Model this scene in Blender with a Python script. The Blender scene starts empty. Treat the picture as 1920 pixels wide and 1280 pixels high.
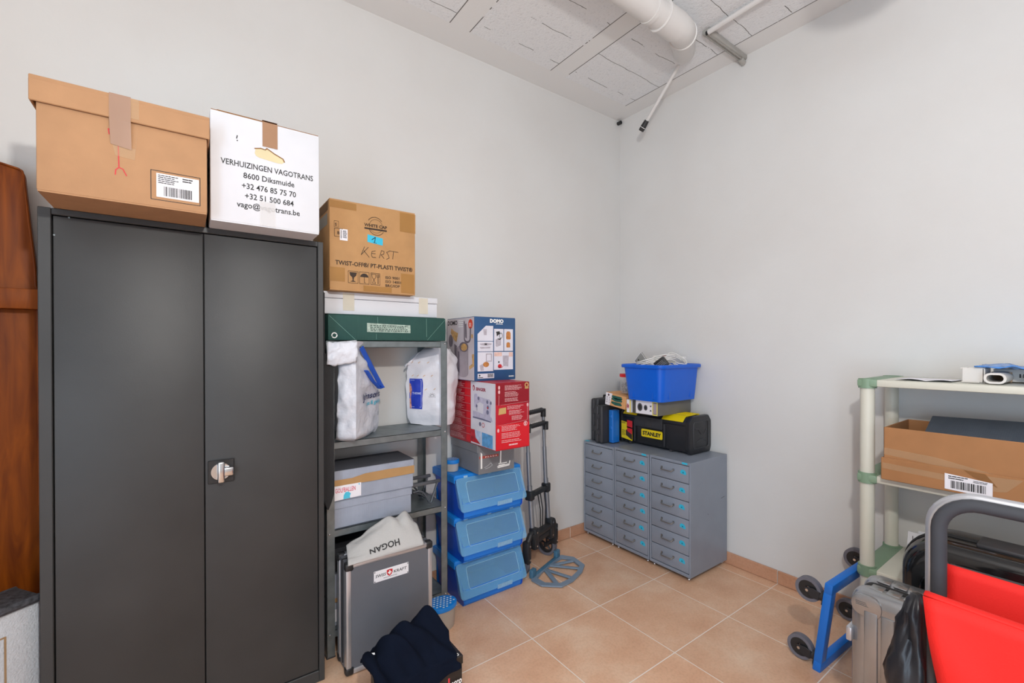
import bpy, bmesh, math, random
import numpy as np
from mathutils import Vector, Matrix, noise
random.seed(7)
C = bpy.context.scene.collection
SC = bpy.context.scene
PI = math.pi
V = Vector

# ------------------------------------------------------------------ camera
def make_camera():
    f, yaw, pit, rol = 840.53, math.radians(35.8695), math.radians(-.2633), math.radians(-.10625)
    fw = V((math.sin(yaw)*math.cos(pit), math.cos(yaw)*math.cos(pit), math.sin(pit)))
    r0 = V((math.cos(yaw), -math.sin(yaw), 0)); u0 = r0.cross(fw)
    r = r0*math.cos(rol)+u0*math.sin(rol); u = -r0*math.sin(rol)+u0*math.cos(rol)
    cd = bpy.data.cameras.new('camera'); co = bpy.data.objects.new('camera', cd); C.objects.link(co)
    cd.sensor_width = 36; cd.sensor_fit = 'HORIZONTAL'; cd.lens = f/1920*36
    cd.shift_y = 14.354/1920; cd.clip_start = .02; cd.clip_end = 60
    m = Matrix((r, u, -fw)).transposed().to_4x4(); m.translation = V((-2.72355, -2.33263, 1.355))
    co.matrix_world = m
    SC.camera = co
make_camera()

# ------------------------------------------------------------------ world, lights, exposure
W = bpy.data.worlds.new('daylight'); SC.world = W; W.use_nodes = True
bg = W.node_tree.nodes['Background']
bg.inputs[0].default_value = (.80, .90, 1.0, 1); bg.inputs[1].default_value = 1.0
SC.view_settings.view_transform = 'Standard'; SC.view_settings.look = 'None'
SC.view_settings.exposure = -0.27; SC.view_settings.gamma = 1.0
SC.view_settings.use_curve_mapping = False
SC.cycles.use_denoising = True
SC.cycles.max_bounces = 8; SC.cycles.diffuse_bounces = 5; SC.cycles.transparent_max_bounces = 10

def lamp(name, kind, loc, energy, col, **kw):
    l = bpy.data.lights.new(name, kind); l.energy = energy; l.color = col
    for k, v in kw.items(): setattr(l, k, v)
    o = bpy.data.objects.new(name, l); C.objects.link(o); o.location = loc
    return o
# the bright lamp standing behind and to the right of the camera
lamp('work_lamp', 'POINT', (-2.56, -2.46, 2.10), 104, (1.0, .965, .915), shadow_soft_size=.04)
# added cool fill for daylight from an unseen doorway behind the camera
d = lamp('doorway_fill', 'AREA', (-4.95, -3.7, 1.12), 95, (.60, .79, 1.0), shape='RECTANGLE', size=1.5, size_y=2.1)
d.rotation_euler = (math.radians(90), 0, math.radians(-72))
# added weak fill light, unseen below the ceiling behind the camera
d = lamp('ceiling_fill', 'AREA', (-3.0, -3.6, 3.0), 5, (.92, .97, 1.0), shape='RECTANGLE', size=1.6, size_y=1.2)

# ------------------------------------------------------------------ materials
def lin(h):
    h = h.lstrip('#'); o = []
    for i in (0, 2, 4):
        c = int(h[i:i+2], 16)/255
        o.append(c/12.92 if c <= .04045 else ((c+.055)/1.055)**2.4)
    return tuple(o)+(1,)
MATS = {}
def mat(name, col, rough=.6, metal=0, var=.06, vscale=9, bump=0, bscale=60, bdist=.004, alpha=1, spec=.5, trans=0, coat=0, ani=None, sheen=0):
    if name in MATS: return MATS[name]
    m = bpy.data.materials.new(name); m.use_nodes = True; nt = m.node_tree; N = nt.nodes; L = nt.links
    b = N['Principled BSDF']; c = lin(col)
    b.inputs['Roughness'].default_value = rough; b.inputs['Metallic'].default_value = metal
    b.inputs['Specular IOR Level'].default_value = spec; b.inputs['Alpha'].default_value = alpha
    b.inputs['Transmission Weight'].default_value = trans; b.inputs['Coat Weight'].default_value = coat
    b.inputs['Sheen Weight'].default_value = sheen
    tc = N.new('ShaderNodeTexCoord'); mp = N.new('ShaderNodeMapping')
    L.new(tc.outputs['Object'], mp.inputs[0])
    if ani: mp.inputs['Scale'].default_value = ani
    n = N.new('ShaderNodeTexNoise'); n.inputs['Scale'].default_value = vscale; n.inputs['Detail'].default_value = 4
    L.new(mp.outputs[0], n.inputs['Vector'])
    r = N.new('ShaderNodeValToRGB'); L.new(n.outputs['Fac'], r.inputs[0])
    r.color_ramp.elements[0].position = .3; r.color_ramp.elements[1].position = .7
    r.color_ramp.elements[0].color = tuple(x*(1-var) for x in c[:3])+(1,)
    r.color_ramp.elements[1].color = tuple(min(1, x*(1+var)) for x in c[:3])+(1,)
    L.new(r.outputs[0], b.inputs['Base Color'])
    if bump:
        n2 = N.new('ShaderNodeTexNoise'); n2.inputs['Scale'].default_value = bscale; n2.inputs['Detail'].default_value = 3
        L.new(mp.outputs[0], n2.inputs['Vector'])
        bp = N.new('ShaderNodeBump'); bp.inputs['Strength'].default_value = bump; bp.inputs['Distance'].default_value = bdist
        L.new(n2.outputs['Fac'], bp.inputs['Height']); L.new(bp.outputs[0], b.inputs['Normal'])
    MATS[name] = m
    return m

def corrugated(name, col, axis='X', pitch=.0065, amt=.10, rough=.75):
    """printed corrugated board: fine flute lines"""
    if name in MATS: return MATS[name]
    m = mat(name, col, rough, var=.07, vscale=14); nt = m.node_tree; N = nt.nodes; L = nt.links
    b = N['Principled BSDF']
    w = N.new('ShaderNodeTexWave'); w.bands_direction = axis; w.inputs['Scale'].default_value = .314/pitch
    w.inputs['Distortion'].default_value = .4
    tc = [x for x in N if x.type == 'TEX_COORD'][0]
    L.new(tc.outputs['Object'], w.inputs['Vector'])
    bp = N.new('ShaderNodeBump'); bp.inputs['Strength'].default_value = amt*2; bp.inputs['Distance'].default_value = .002
    L.new(w.outputs['Fac'], bp.inputs['Height']); L.new(bp.outputs[0], b.inputs['Normal'])
    return m

def node_mat(name):
    m = bpy.data.materials.new(name); m.use_nodes = True
    return m, m.node_tree.nodes, m.node_tree.links, m.node_tree.nodes['Principled BSDF']

def wall_mat():
    m, N, L, b = node_mat('white_plaster')
    tc = N.new('ShaderNodeTexCoord')
    n = N.new('ShaderNodeTexNoise'); n.inputs['Scale'].default_value = 1.3; n.inputs['Detail'].default_value = 5
    L.new(tc.outputs['Object'], n.inputs['Vector'])
    r = N.new('ShaderNodeValToRGB'); L.new(n.outputs['Fac'], r.inputs[0])
    r.color_ramp.elements[0].color = (.655, .645, .63, 1); r.color_ramp.elements[1].color = (.69, .69, .68, 1)
    r.color_ramp.elements[0].position = .35; r.color_ramp.elements[1].position = .65
    L.new(r.outputs[0], b.inputs['Base Color']); b.inputs['Roughness'].default_value = .85
    n2 = N.new('ShaderNodeTexNoise'); n2.inputs['Scale'].default_value = 26; n2.inputs['Detail'].default_value = 6
    L.new(tc.outputs['Object'], n2.inputs['Vector'])
    bp = N.new('ShaderNodeBump'); bp.inputs['Strength'].default_value = .10; bp.inputs['Distance'].default_value = .01
    L.new(n2.outputs['Fac'], bp.inputs['Height']); L.new(bp.outputs[0], b.inputs['Normal'])
    return m

def math_node(N, L, op, a, b=None, c=None):
    n = N.new('ShaderNodeMath'); n.operation = op
    for i, v in enumerate((a, b, c)):
        if v is None: continue
        if isinstance(v, (int, float)): n.inputs[i].default_value = v
        else: L.new(v, n.inputs[i])
    return n.outputs[0]

def line_mask(N, L, coord, off, pitch, w):
    """1 inside a line of width w at off + k*pitch"""
    t = math_node(N, L, 'SUBTRACT', coord, off - pitch/2)
    t = math_node(N, L, 'DIVIDE', t, pitch)
    t = math_node(N, L, 'FRACT', t)
    t = math_node(N, L, 'SUBTRACT', t, .5)
    t = math_node(N, L, 'ABSOLUTE', t)
    return math_node(N, L, 'LESS_THAN', t, w/2/pitch)

def mix_rgb(N, L, fac, a, b):
    n = N.new('ShaderNodeMix'); n.data_type = 'RGBA'
    if isinstance(fac, (int, float)): n.inputs[0].default_value = fac
    else: L.new(fac, n.inputs[0])
    for i, v in ((6, a), (7, b)):
        if isinstance(v, tuple): n.inputs[i].default_value = v
        else: L.new(v, n.inputs[i])
    return n.outputs[2]

def tile_mat(floor=True):
    m, N, L, b = node_mat('terracotta_floor_tile' if floor else 'terracotta_skirting_tile')
    tc = N.new('ShaderNodeTexCoord'); sp = N.new('ShaderNodeSeparateXYZ'); L.new(tc.outputs['Object'], sp.inputs[0])
    gx = line_mask(N, L, sp.outputs[0], -.529, .4515, .0042)
    gy = line_mask(N, L, sp.outputs[1], -.2577, .4455, .0042)
    g = math_node(N, L, 'MAXIMUM', gx, gy)
    n = N.new('ShaderNodeTexNoise'); n.inputs['Scale'].default_value = 4.2; n.inputs['Detail'].default_value = 7; n.inputs['Roughness'].default_value = .62
    L.new(tc.outputs['Object'], n.inputs['Vector'])
    r = N.new('ShaderNodeValToRGB'); L.new(n.outputs['Fac'], r.inputs[0])
    e = r.color_ramp.elements
    e[0].position = .30; e[0].color = lin('#d6a685' if floor else '#b58566'); e[1].position = .72; e[1].color = lin('#eacaae' if floor else '#cb9f82')
    x = e.new(.5); x.color = lin('#e0b595' if floor else '#c09174')
    # one tone per tile
    fx = math_node(N, L, 'FLOOR', math_node(N, L, 'DIVIDE', math_node(N, L, 'ADD', sp.outputs[0], .529), .4515))
    fy = math_node(N, L, 'FLOOR', math_node(N, L, 'DIVIDE', math_node(N, L, 'ADD', sp.outputs[1], .2577), .4455))
    cb = N.new('ShaderNodeCombineXYZ'); L.new(fx, cb.inputs[0]); L.new(fy, cb.inputs[1])
    wn = N.new('ShaderNodeTexWhiteNoise'); L.new(cb.outputs[0], wn.inputs['Vector'])
    hs = N.new('ShaderNodeHueSaturation'); L.new(r.outputs[0], hs.inputs['Color'])
    vv = math_node(N, L, 'MULTIPLY_ADD', wn.outputs['Value'], .10, .95)
    L.new(vv, hs.inputs['Value'])
    n3 = N.new('ShaderNodeTexNoise'); n3.inputs['Scale'].default_value = 90; n3.inputs['Detail'].default_value = 3
    L.new(tc.outputs['Object'], n3.inputs['Vector'])
    sp2 = N.new('ShaderNodeValToRGB'); L.new(n3.outputs['Fac'], sp2.inputs[0])
    sp2.color_ramp.elements[0].position = .25; sp2.color_ramp.elements[0].color = (.86, .84, .82, 1)
    sp2.color_ramp.elements[1].position = .55; sp2.color_ramp.elements[1].color = (1, 1, 1, 1)
    mu = N.new('ShaderNodeMix'); mu.data_type = 'RGBA'; mu.blend_type = 'MULTIPLY'; mu.inputs[0].default_value = .8
    L.new(hs.outputs[0], mu.inputs[6]); L.new(sp2.outputs[0], mu.inputs[7])
    col = mix_rgb(N, L, g, mu.outputs[2], lin('#f0e6dc'))
    L.new(col, b.inputs['Base Color'])
    b.inputs['Roughness'].default_value = .38
    bp = N.new('ShaderNodeBump'); bp.inputs['Strength'].default_value = .25; bp.inputs['Distance'].default_value = .003
    h = math_node(N, L, 'SUBTRACT', n3.outputs['Fac'], math_node(N, L, 'MULTIPLY', g, 1.2))
    L.new(h, bp.inputs['Height']); L.new(bp.outputs[0], b.inputs['Normal'])
    return m

def ceiling_mat():
    m, N, L, b = node_mat('painted_ceiling_blocks')
    tc = N.new('ShaderNodeTexCoord'); sp = N.new('ShaderNodeSeparateXYZ'); L.new(tc.outputs['Object'], sp.inputs[0])
    X, Y = sp.outputs[0], sp.outputs[1]
    nz = N.new('ShaderNodeTexNoise'); nz.inputs['Scale'].default_value = 7; nz.inputs['Detail'].default_value = 4
    L.new(tc.outputs['Object'], nz.inputs['Vector'])
    wob = math_node(N, L, 'MULTIPLY_ADD', nz.outputs['Fac'], .035, -.0175)
    Yw = math_node(N, L, 'ADD', Y, wob)
    joist = line_mask(N, L, X, -.787, .718, .124)
    edge = math_node(N, L, 'MAXIMUM', line_mask(N, L, X, -.85, .718, .0055), line_mask(N, L, X, -.725, .718, .0055))
    seam = line_mask(N, L, Yw, -.248, .207, .0035)
    seam = math_node(N, L, 'MULTIPLY', seam, math_node(N, L, 'SUBTRACT', 1, joist))
    n4 = N.new('ShaderNodeTexNoise'); n4.inputs['Scale'].default_value = 5; n4.inputs['Detail'].default_value = 5
    L.new(tc.outputs['Object'], n4.inputs['Vector'])
    keep = math_node(N, L, 'GREATER_THAN', n4.outputs['Fac'], .46)
    keep2 = math_node(N, L, 'GREATER_THAN', n4.outputs['Fac'], .38)
    lines = math_node(N, L, 'MAXIMUM', math_node(N, L, 'MULTIPLY', seam, keep), math_node(N, L, 'MULTIPLY', edge, keep2))
    inner = math_node(N, L, 'LESS_THAN', Y, -.165)          # smooth margin along the walls
    inner2 = math_node(N, L, 'LESS_THAN', X, -.105)
    inn = math_node(N, L, 'MULTIPLY', inner, inner2)
    lines = math_node(N, L, 'MULTIPLY', lines, inn)
    ng = N.new('ShaderNodeTexNoise'); ng.inputs['Scale'].default_value = 85; ng.inputs['Detail'].default_value = 4
    L.new(tc.outputs['Object'], ng.inputs['Vector'])
    r = N.new('ShaderNodeValToRGB'); L.new(ng.outputs['Fac'], r.inputs[0])
    r.color_ramp.elements[0].position = .27; r.color_ramp.elements[0].color = (.64, .65, .67, 1)
    r.color_ramp.elements[1].position = .42; r.color_ramp.elements[1].color = (.76, .77, .785, 1)
    smooth = math_node(N, L, 'MAXIMUM', joist, math_node(N, L, 'SUBTRACT', 1, inn))
    col = mix_rgb(N, L, smooth, r.outputs[0], (.745, .745, .74, 1))
    col = mix_rgb(N, L, lines, col, (.16, .155, .15, 1))
    L.new(col, b.inputs['Base Color']); b.inputs['Roughness'].default_value = .9
    bp = N.new('ShaderNodeBump'); bp.inputs['Strength'].default_value = .55; bp.inputs['Distance'].default_value = .006
    gr = math_node(N, L, 'MULTIPLY', ng.outputs['Fac'], math_node(N, L, 'SUBTRACT', 1.1, smooth))
    h = math_node(N, L, 'SUBTRACT', gr, lines)
    L.new(h, bp.inputs['Height']); L.new(bp.outputs[0], b.inputs['Normal'])
    return m

def wood_mat():
    m, N, L, b = node_mat('varnished_cherry_wood')
    tc = N.new('ShaderNodeTexCoord'); mp = N.new('ShaderNodeMapping'); mp.inputs['Scale'].default_value = (9, 9, 1.1)
    L.new(tc.outputs['Object'], mp.inputs[0])
    n = N.new('ShaderNodeTexNoise'); n.inputs['Scale'].default_value = 3; n.inputs['Detail'].default_value = 6; n.inputs['Distortion'].default_value = 1.2
    L.new(mp.outputs[0], n.inputs['Vector'])
    r = N.new('ShaderNodeValToRGB'); L.new(n.outputs['Fac'], r.inputs[0])
    r.color_ramp.elements[0].position = .3; r.color_ramp.elements[0].color = lin('#642b03')
    r.color_ramp.elements[1].position = .75; r.color_ramp.elements[1].color = lin('#914806')
    L.new(r.outputs[0], b.inputs['Base Color']); b.inputs['Roughness'].default_value = .5; b.inputs['Specular IOR Level'].default_value = .2
    return m

# ------------------------------------------------------------------ mesh builder
ORG = {}
def thing(name, label, cat, loc=(0, 0, 0), rotz=0, group=None, local=False):
    o = bpy.data.objects.new(name, None); C.objects.link(o); o.empty_display_size = .05
    o.location = loc; o.rotation_euler = (0, 0, rotz); o['label'] = label; o['category'] = cat
    if group: o['group'] = group
    ORG[o.name] = V((0, 0, 0)) if local else V(loc)
    return o

class MB:
    def __init__(s): s.bm = bmesh.new(); s.M = Matrix()
    def v(s, p): return s.bm.verts.new(s.M @ V(p))
    def box(s, a, b, bev=0, seg=2, rot=None):
        a, b = V(a), V(b); c = (a+b)/2; h = (b-a)/2
        R = rot.to_4x4() if rot else Matrix()
        vs = [s.v(c + (R @ V((h.x*i, h.y*j, h.z*k)))) for i in (-1, 1) for j in (-1, 1) for k in (-1, 1)]
        fs = [s.bm.faces.new([vs[i] for i in q]) for q in ((0, 1, 3, 2), (4, 6, 7, 5), (0, 4, 5, 1), (2, 3, 7, 6), (0, 2, 6, 4), (1, 5, 7, 3))]
        if bev:
            es = {e for f in fs for e in f.edges}
            bmesh.ops.bevel(s.bm, geom=list(es), offset=bev, segments=seg, affect='EDGES', profile=.5, clamp_overlap=True)
        return s
    def prism(s, pts, axis, a0, a1, bev=0, seg=2):
        def mk(p, a):
            return {'x': (a, p[0], p[1]), 'y': (p[0], a, p[1]), 'z': (p[0], p[1], a)}[axis]
        r0 = [s.v(mk(p, a0)) for p in pts]; r1 = [s.v(mk(p, a1)) for p in pts]; n = len(pts)
        fs = [s.bm.faces.new(r0), s.bm.faces.new(r1[::-1])]
        fs += [s.bm.faces.new((r0[i], r1[i], r1[(i+1) % n], r0[(i+1) % n])) for i in range(n)]
        bmesh.ops.recalc_face_normals(s.bm, faces=fs)
        if bev:
            es = {e for f in fs for e in f.edges}
            bmesh.ops.bevel(s.bm, geom=list(es), offset=bev, segments=seg, affect='EDGES', profile=.5, clamp_overlap=True)
        return s
    def loft(s, rings, cap0=True, cap1=True, close=True):
        R = [[s.v(p) for p in r] for r in rings]; n = len(R[0]); fs = []
        for a, b in zip(R, R[1:]):
            for i in range(n if close else n-1):
                fs.append(s.bm.faces.new((a[i], a[(i+1) % n], b[(i+1) % n], b[i])))
        if cap0: fs.append(s.bm.faces.new(R[0][::-1]))
        if cap1: fs.append(s.bm.faces.new(R[-1]))
        bmesh.ops.recalc_face_normals(s.bm, faces=fs)
        return s
    def cyl(s, p0, p1, r0, r1=None, seg=20, cap=True):
        p0, p1 = V(p0), V(p1); r1 = r0 if r1 is None else r1
        d = (p1-p0).normalized(); a = d.orthogonal().normalized(); b = d.cross(a)
        ring = lambda p, r: [p + (a*math.cos(t)+b*math.sin(t))*r for t in [2*PI*i/seg for i in range(seg)]]
        return s.loft([ring(p0, r0), ring(p1, r1)], cap, cap)
    def ringtube(s, p0, p1, ro, ri, seg=28):
        """hollow cylinder"""
        p0, p1 = V(p0), V(p1); d = (p1-p0).normalized(); a = d.orthogonal().normalized(); b = d.cross(a)
        ring = lambda p, r: [p + (a*math.cos(t)+b*math.sin(t))*r for t in [2*PI*i/seg for i in range(seg)]]
        return s.loft([ring(p0, ri), ring(p0, ro), ring(p1, ro), ring(p1, ri), ring(p0, ri)], False, False)
    def tube(s, pts, r, seg=10, closed=False, cap=True, flat=None):
        pts = [V(p) for p in pts]; n = len(pts); rings = []
        up = None
        for i, p in enumerate(pts):
            if closed: t = (pts[(i+1) % n]-pts[i-1]).normalized()
            else: t = (pts[min(i+1, n-1)]-pts[max(i-1, 0)]).normalized()
            if up is None: up = t.orthogonal().normalized() if flat is None else V(flat[0])
            up = (up - t*up.dot(t)).normalized(); b = t.cross(up)
            rr = r(i/(n-1)) if callable(r) else r
            ra, rb = (rr, rr) if flat is None else (rr, flat[1])
            rings.append([p + up*math.cos(2*PI*k/seg)*ra + b*math.sin(2*PI*k/seg)*rb for k in range(seg)])
        if closed: rings.append(rings[0])
        if closed:
            R = [[s.v(p) for p in q] for q in rings[:-1]]; R.append(R[0]); fs = []
            for a, b in zip(R, R[1:]):
                for i in range(seg): fs.append(s.bm.faces.new((a[i], a[(i+1) % seg], b[(i+1) % seg], b[i])))
            bmesh.ops.recalc_face_normals(s.bm, faces=fs)
            return s
        return s.loft(rings, cap, cap)
    def sphere(s, c, r, sx=1, sy=1, sz=1, u=16, vv=10):
        m = s.M @ Matrix.Translation(V(c)) @ Matrix.Diagonal((sx, sy, sz, 1))
        bmesh.ops.create_uvsphere(s.bm, u_segments=u, v_segments=vv, radius=r, matrix=m); return s
    def grid(s, fn, nu, nv):
        G = [[s.v(fn(i/nu, j/nv)) for j in range(nv+1)] for i in range(nu+1)]
        for i in range(nu):
            for j in range(nv): s.bm.faces.new((G[i][j], G[i+1][j], G[i+1][j+1], G[i][j+1]))
        return s
    def poly(s, pts):
        s.bm.faces.new([s.v(p) for p in pts]); return s
    # flat printing on a face frame
    def rect(s, F, u0, v0, u1, v1, d=.0007):
        return s.poly([F(u0, v0, d), F(u1, v0, d), F(u1, v1, d), F(u0, v1, d)])
    def shape(s, F, pts, d=.0007): return s.poly([F(a, b, d) for a, b in pts])
    def disc(s, F, u, v, r, d=.0007, n=24, ry=None):
        ry = ry or r
        return s.poly([F(u+r*math.cos(2*PI*i/n), v+ry*math.sin(2*PI*i/n), d) for i in range(n)])
    def arc(s, F, u, v, r, w, a0=0, a1=360, d=.0007, n=28, ry=None):
        ry = ry or r
        for i in range(n):
            t0 = math.radians(a0+(a1-a0)*i/n); t1 = math.radians(a0+(a1-a0)*(i+1)/n)
            q = lambda t, k: F(u+(r+k)*math.cos(t), v+(ry+k)*math.sin(t), d)
            s.poly([q(t0, -w/2), q(t0, w/2), q(t1, w/2), q(t1, -w/2)])
        return s
    def stroke(s, F, pts, w, d=.0007):
        for i_, ((a, b), (c, e)) in enumerate(zip(pts, pts[1:])):
            d += .00012 if i_ else 0
            l = math.hypot(c-a, e-b) or 1; nx, ny = -(e-b)/l*w/2, (c-a)/l*w/2
            ex, ey = (c-a)/l*w*.3, (e-b)/l*w*.3
            s.poly([F(a-ex-nx, b-ey-ny, d), F(c+ex-nx, e+ey-ny, d), F(c+ex+nx, e+ey+ny, d), F(a-ex+nx, b-ey+ny, d)])
        return s
    def outline(s, F, u0, v0, u1, v1, w, d=.0007):
        return s.stroke(F, [(u0, v0), (u1, v0), (u1, v1), (u0, v1), (u0, v0)], w, d)
    def text(s, F, txt, u, v, size, width=None, align='LEFT', bold=0, shear=0, d=.0007, rot=0):
        cu = bpy.data.curves.new('t', 'FONT'); cu.body = txt; cu.size = 1; cu.align_x = align; cu.resolution_u = 2
        cu.offset = bold; cu.shear = shear
        ob = bpy.data.objects.new('t', cu); C.objects.link(ob)
        bpy.context.view_layer.update()
        me = bpy.data.meshes.new_from_object(ob.evaluated_get(bpy.context.evaluated_depsgraph_get()))
        bpy.data.objects.remove(ob); bpy.data.curves.remove(cu)
        xs = [p.co.x for p in me.vertices] or [0]
        k = size
        kx = k if width is None else width/max(1e-6, max(xs)-min(xs))
        cr, sr = math.cos(rot), math.sin(rot)
        vs = []
        for p in me.vertices:
            a, b2 = p.co.x*kx, p.co.y*k
            vs.append(s.v(F(u+a*cr-b2*sr, v+a*sr+b2*cr, d)))
        for f in me.polygons:
            try: s.bm.faces.new([vs[i] for i in f.vertices])
            except ValueError: pass
        bpy.data.meshes.remove(me)
        return s
    def lines(s, F, u0, v0, u1, v1, rows, h=.5, words=5, d=.0007, seed=1, ragged=.3):
        """rows of print too small to read"""
        rnd = random.Random(seed); ph = (v1-v0)/rows
        for i in range(rows):
            y = v1-(i+.5)*ph; end = u0+(u1-u0)*(1-rnd.random()*ragged); x = u0
            while x < end:
                w = (u1-u0)/words*rnd.uniform(.4, 1.1); e = min(end, x+w)
                s.rect(F, x, y-ph*h/2, e, y+ph*h/2, d); x = e+(u1-u0)*.02
        return s
    def barcode(s, F, u0, v0, u1, v1, d=.0009, seed=3, n=34):
        rnd = random.Random(seed); x = u0; w = (u1-u0)/n
        while x < u1-w:
            k = w*rnd.choice((.35, .5, .8, 1.1)); s.rect(F, x, v0, min(x+k, u1), v1, d); x += k+w*rnd.choice((.35, .5, .8))
        return s
    def islands(s):
        """loose pieces of the mesh grouped where they lie close together"""
        bm = s.bm; bm.verts.index_update(); n = len(bm.verts); par = list(range(n))
        def find(a):
            while par[a] != a: par[a] = par[par[a]]; a = par[a]
            return a
        for e in bm.edges: par[find(e.verts[0].index)] = find(e.verts[1].index)
        root = [find(i) for i in range(n)]; ids = {r: k for k, r in enumerate(sorted(set(root)))}
        k = len(ids)
        if k < 2 or k > 900: return None
        isl = np.array([ids[r] for r in root]); co = np.array([v.co[:] for v in bm.verts])
        lo = np.full((k, 3), np.inf); hi = np.full((k, 3), -np.inf)
        np.minimum.at(lo, isl, co); np.maximum.at(hi, isl, co); size = (hi-lo).max(axis=1)
        gap = np.maximum(0, np.maximum(lo[:, None]-hi[None], lo[None]-hi[:, None]))
        near = np.sqrt((gap**2).sum(axis=2)) <= np.maximum(.019, .49*np.maximum(size[:, None], size[None]))
        p2 = list(range(k))
        def f2(a):
            while p2[a] != a: p2[a] = p2[p2[a]]; a = p2[a]
            return a
        for a, b in zip(*np.nonzero(np.triu(near, 1))): p2[f2(a)] = f2(b)
        r2 = [f2(i) for i in range(k)]
        if len(set(r2)) < 2: return None
        return [r2[i] for i in isl]
    def build(s, name, m, parent=None, smooth=35, solid=0, subd=0, apart=True, **tags):
        o_ = ORG.get(parent.name, V((0, 0, 0))) if parent else V((0, 0, 0))
        if o_.length: bmesh.ops.translate(s.bm, verts=s.bm.verts, vec=-o_)
        grp = s.islands() if apart else None
        bms = [s.bm]
        if grp:                                   # separate pieces become objects of their own
            bms = []
            for g in sorted(set(grp), key=lambda q: -grp.count(q)):
                c = s.bm.copy(); c.verts.ensure_lookup_table()
                bmesh.ops.delete(c, geom=[c.verts[i] for i in range(len(grp)) if grp[i] != g], context='VERTS'); bms.append(c)
            s.bm.free()
        first = None
        for bm in bms:
            me = bpy.data.meshes.new(name); bm.to_mesh(me); bm.free()
            me.materials.append(m)
            if smooth:
                me.polygons.foreach_set('use_smooth', [True]*len(me.polygons))
                me.set_sharp_from_angle(angle=math.radians(smooth))
            o = bpy.data.objects.new(name, me); C.objects.link(o)
            if parent: o.parent = parent; ORG[o.name] = o_
            if solid:
                q = o.modifiers.new('thickness', 'SOLIDIFY'); q.thickness = solid; q.offset = 0
            if subd:
                q = o.modifiers.new('smooth', 'SUBSURF'); q.levels = subd; q.render_levels = subd
            for k, vv in tags.items(): o[k] = vv
            first = first or o
        return first

def FY(yf): return lambda a, b, d=0: V((a, yf-d, b))            # front faces seen from -y: a = x, b = z
def FX(xf): return lambda a, b, d=0: V((xf-d, -a, b))           # faces seen from -x: a = -y, b = z
def FZ(zf): return lambda a, b, d=0: V((a, b, zf+d))            # tops: a = x, b = y
def FR(o, r, u):
    o, r, u = V(o), V(r).normalized(), V(u).normalized(); n = r.cross(u)
    return lambda a, b, d=0: o + r*a + u*b + n*d
def rrect(cx, cy, hx, hy, r, n=5, z=None):
    p = []
    for sx, sy, a0 in ((1, 1, 0), (-1, 1, 90), (-1, -1, 180), (1, -1, 270)):
        for i in range(n+1):
            t = math.radians(a0+90*i/n); q = (cx+sx*(hx-r)+r*math.cos(t), cy+sy*(hy-r)+r*math.sin(t))
            p.append(q if z is None else (q[0], q[1], z))
    return p
def struct(name, mb, m):
    o = mb.build(name, m, apart=False); o['kind'] = 'structure'; return o

from mathutils.bvhtree import BVHTree
def on_surface(F, mb, reach=.15):
    """face frame whose points are laid onto the mesh held by mb"""
    tr = BVHTree.FromBMesh(mb.bm); n = (F(0, 0, 1)-F(0, 0, 0)).normalized()
    def G(a, b, d=0):
        p = F(a, b, 0); h = tr.ray_cast(p+n*reach, -n, reach*2)
        return (h[0] if h[0] else p)+n*(d+.0012)
    return G

# ------------------------------------------------------------------ common materials
M_wall = wall_mat(); M_floor = tile_mat(True); M_skirt = tile_mat(False); M_ceil = ceiling_mat(); M_wood = wood_mat()
M_black = mat('black_ink', '#1c1c1e', .7)
M_ink = mat('dark_print', '#2b2a2c', .7)
M_brownink = mat('brown_ink', '#33241a', .7)
M_white = mat('white_print', '#f0f0ee', .6, var=.02)
M_paper = mat('white_paper_label', '#eceaf0', .6, var=.02)
M_red = mat('red_print', '#c8232c', .5)
M_kraft = mat('kraft_cardboard', '#b18762', .8, var=.05, vscale=16, bump=.05, bscale=120)
M_kraft2 = mat('tan_cardboard', '#b68b5c', .8, var=.06, vscale=16, bump=.05, bscale=120)
M_kraft3 = mat('orange_brown_cardboard', '#a6754b', .8, var=.07, vscale=10, bump=.05, bscale=90)
M_kraftin = mat('cardboard_edge', '#8a6038', .9)
M_whitecard = mat('white_cardboard', '#d6d8de', .7, var=.02)
M_tape = mat('brown_packing_tape', '#a5846f', .25, alpha=.93, var=.05)
M_clear = mat('clear_adhesive_tape', '#d9bf9a', .12, alpha=.25, var=.03)
M_clearw = mat('glossy_clear_tape', '#e8e6e6', .12, alpha=.6, var=.03)
M_steel = mat('galvanised_steel', '#7d8689', .42, metal=.6, var=.16, vscale=22)
M_chrome = mat('chrome', '#cfd2d6', .18, metal=1, var=.03)
M_alu = mat('aluminium', '#c4c6cc', .33, metal=.7, var=.05)
M_dark = mat('dark_grey_steel_paint', '#343536', .5, var=.16, vscale=3.5, bump=.04, bscale=240)
M_gapshade = mat('black_gap_shade', '#0b0b0c', .8)  # black backing, shade painted into door and drawer gaps
M_bplast = mat('black_plastic', '#232426', .45, var=.08)
M_bplast2 = mat('charcoal_plastic', '#35363a', .5, var=.08)
M_rub = mat('grey_rubber', '#6b6a73', .65)
M_cyan = mat('cyan_sticker', '#2fb6d8', .55, var=.03)

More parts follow.
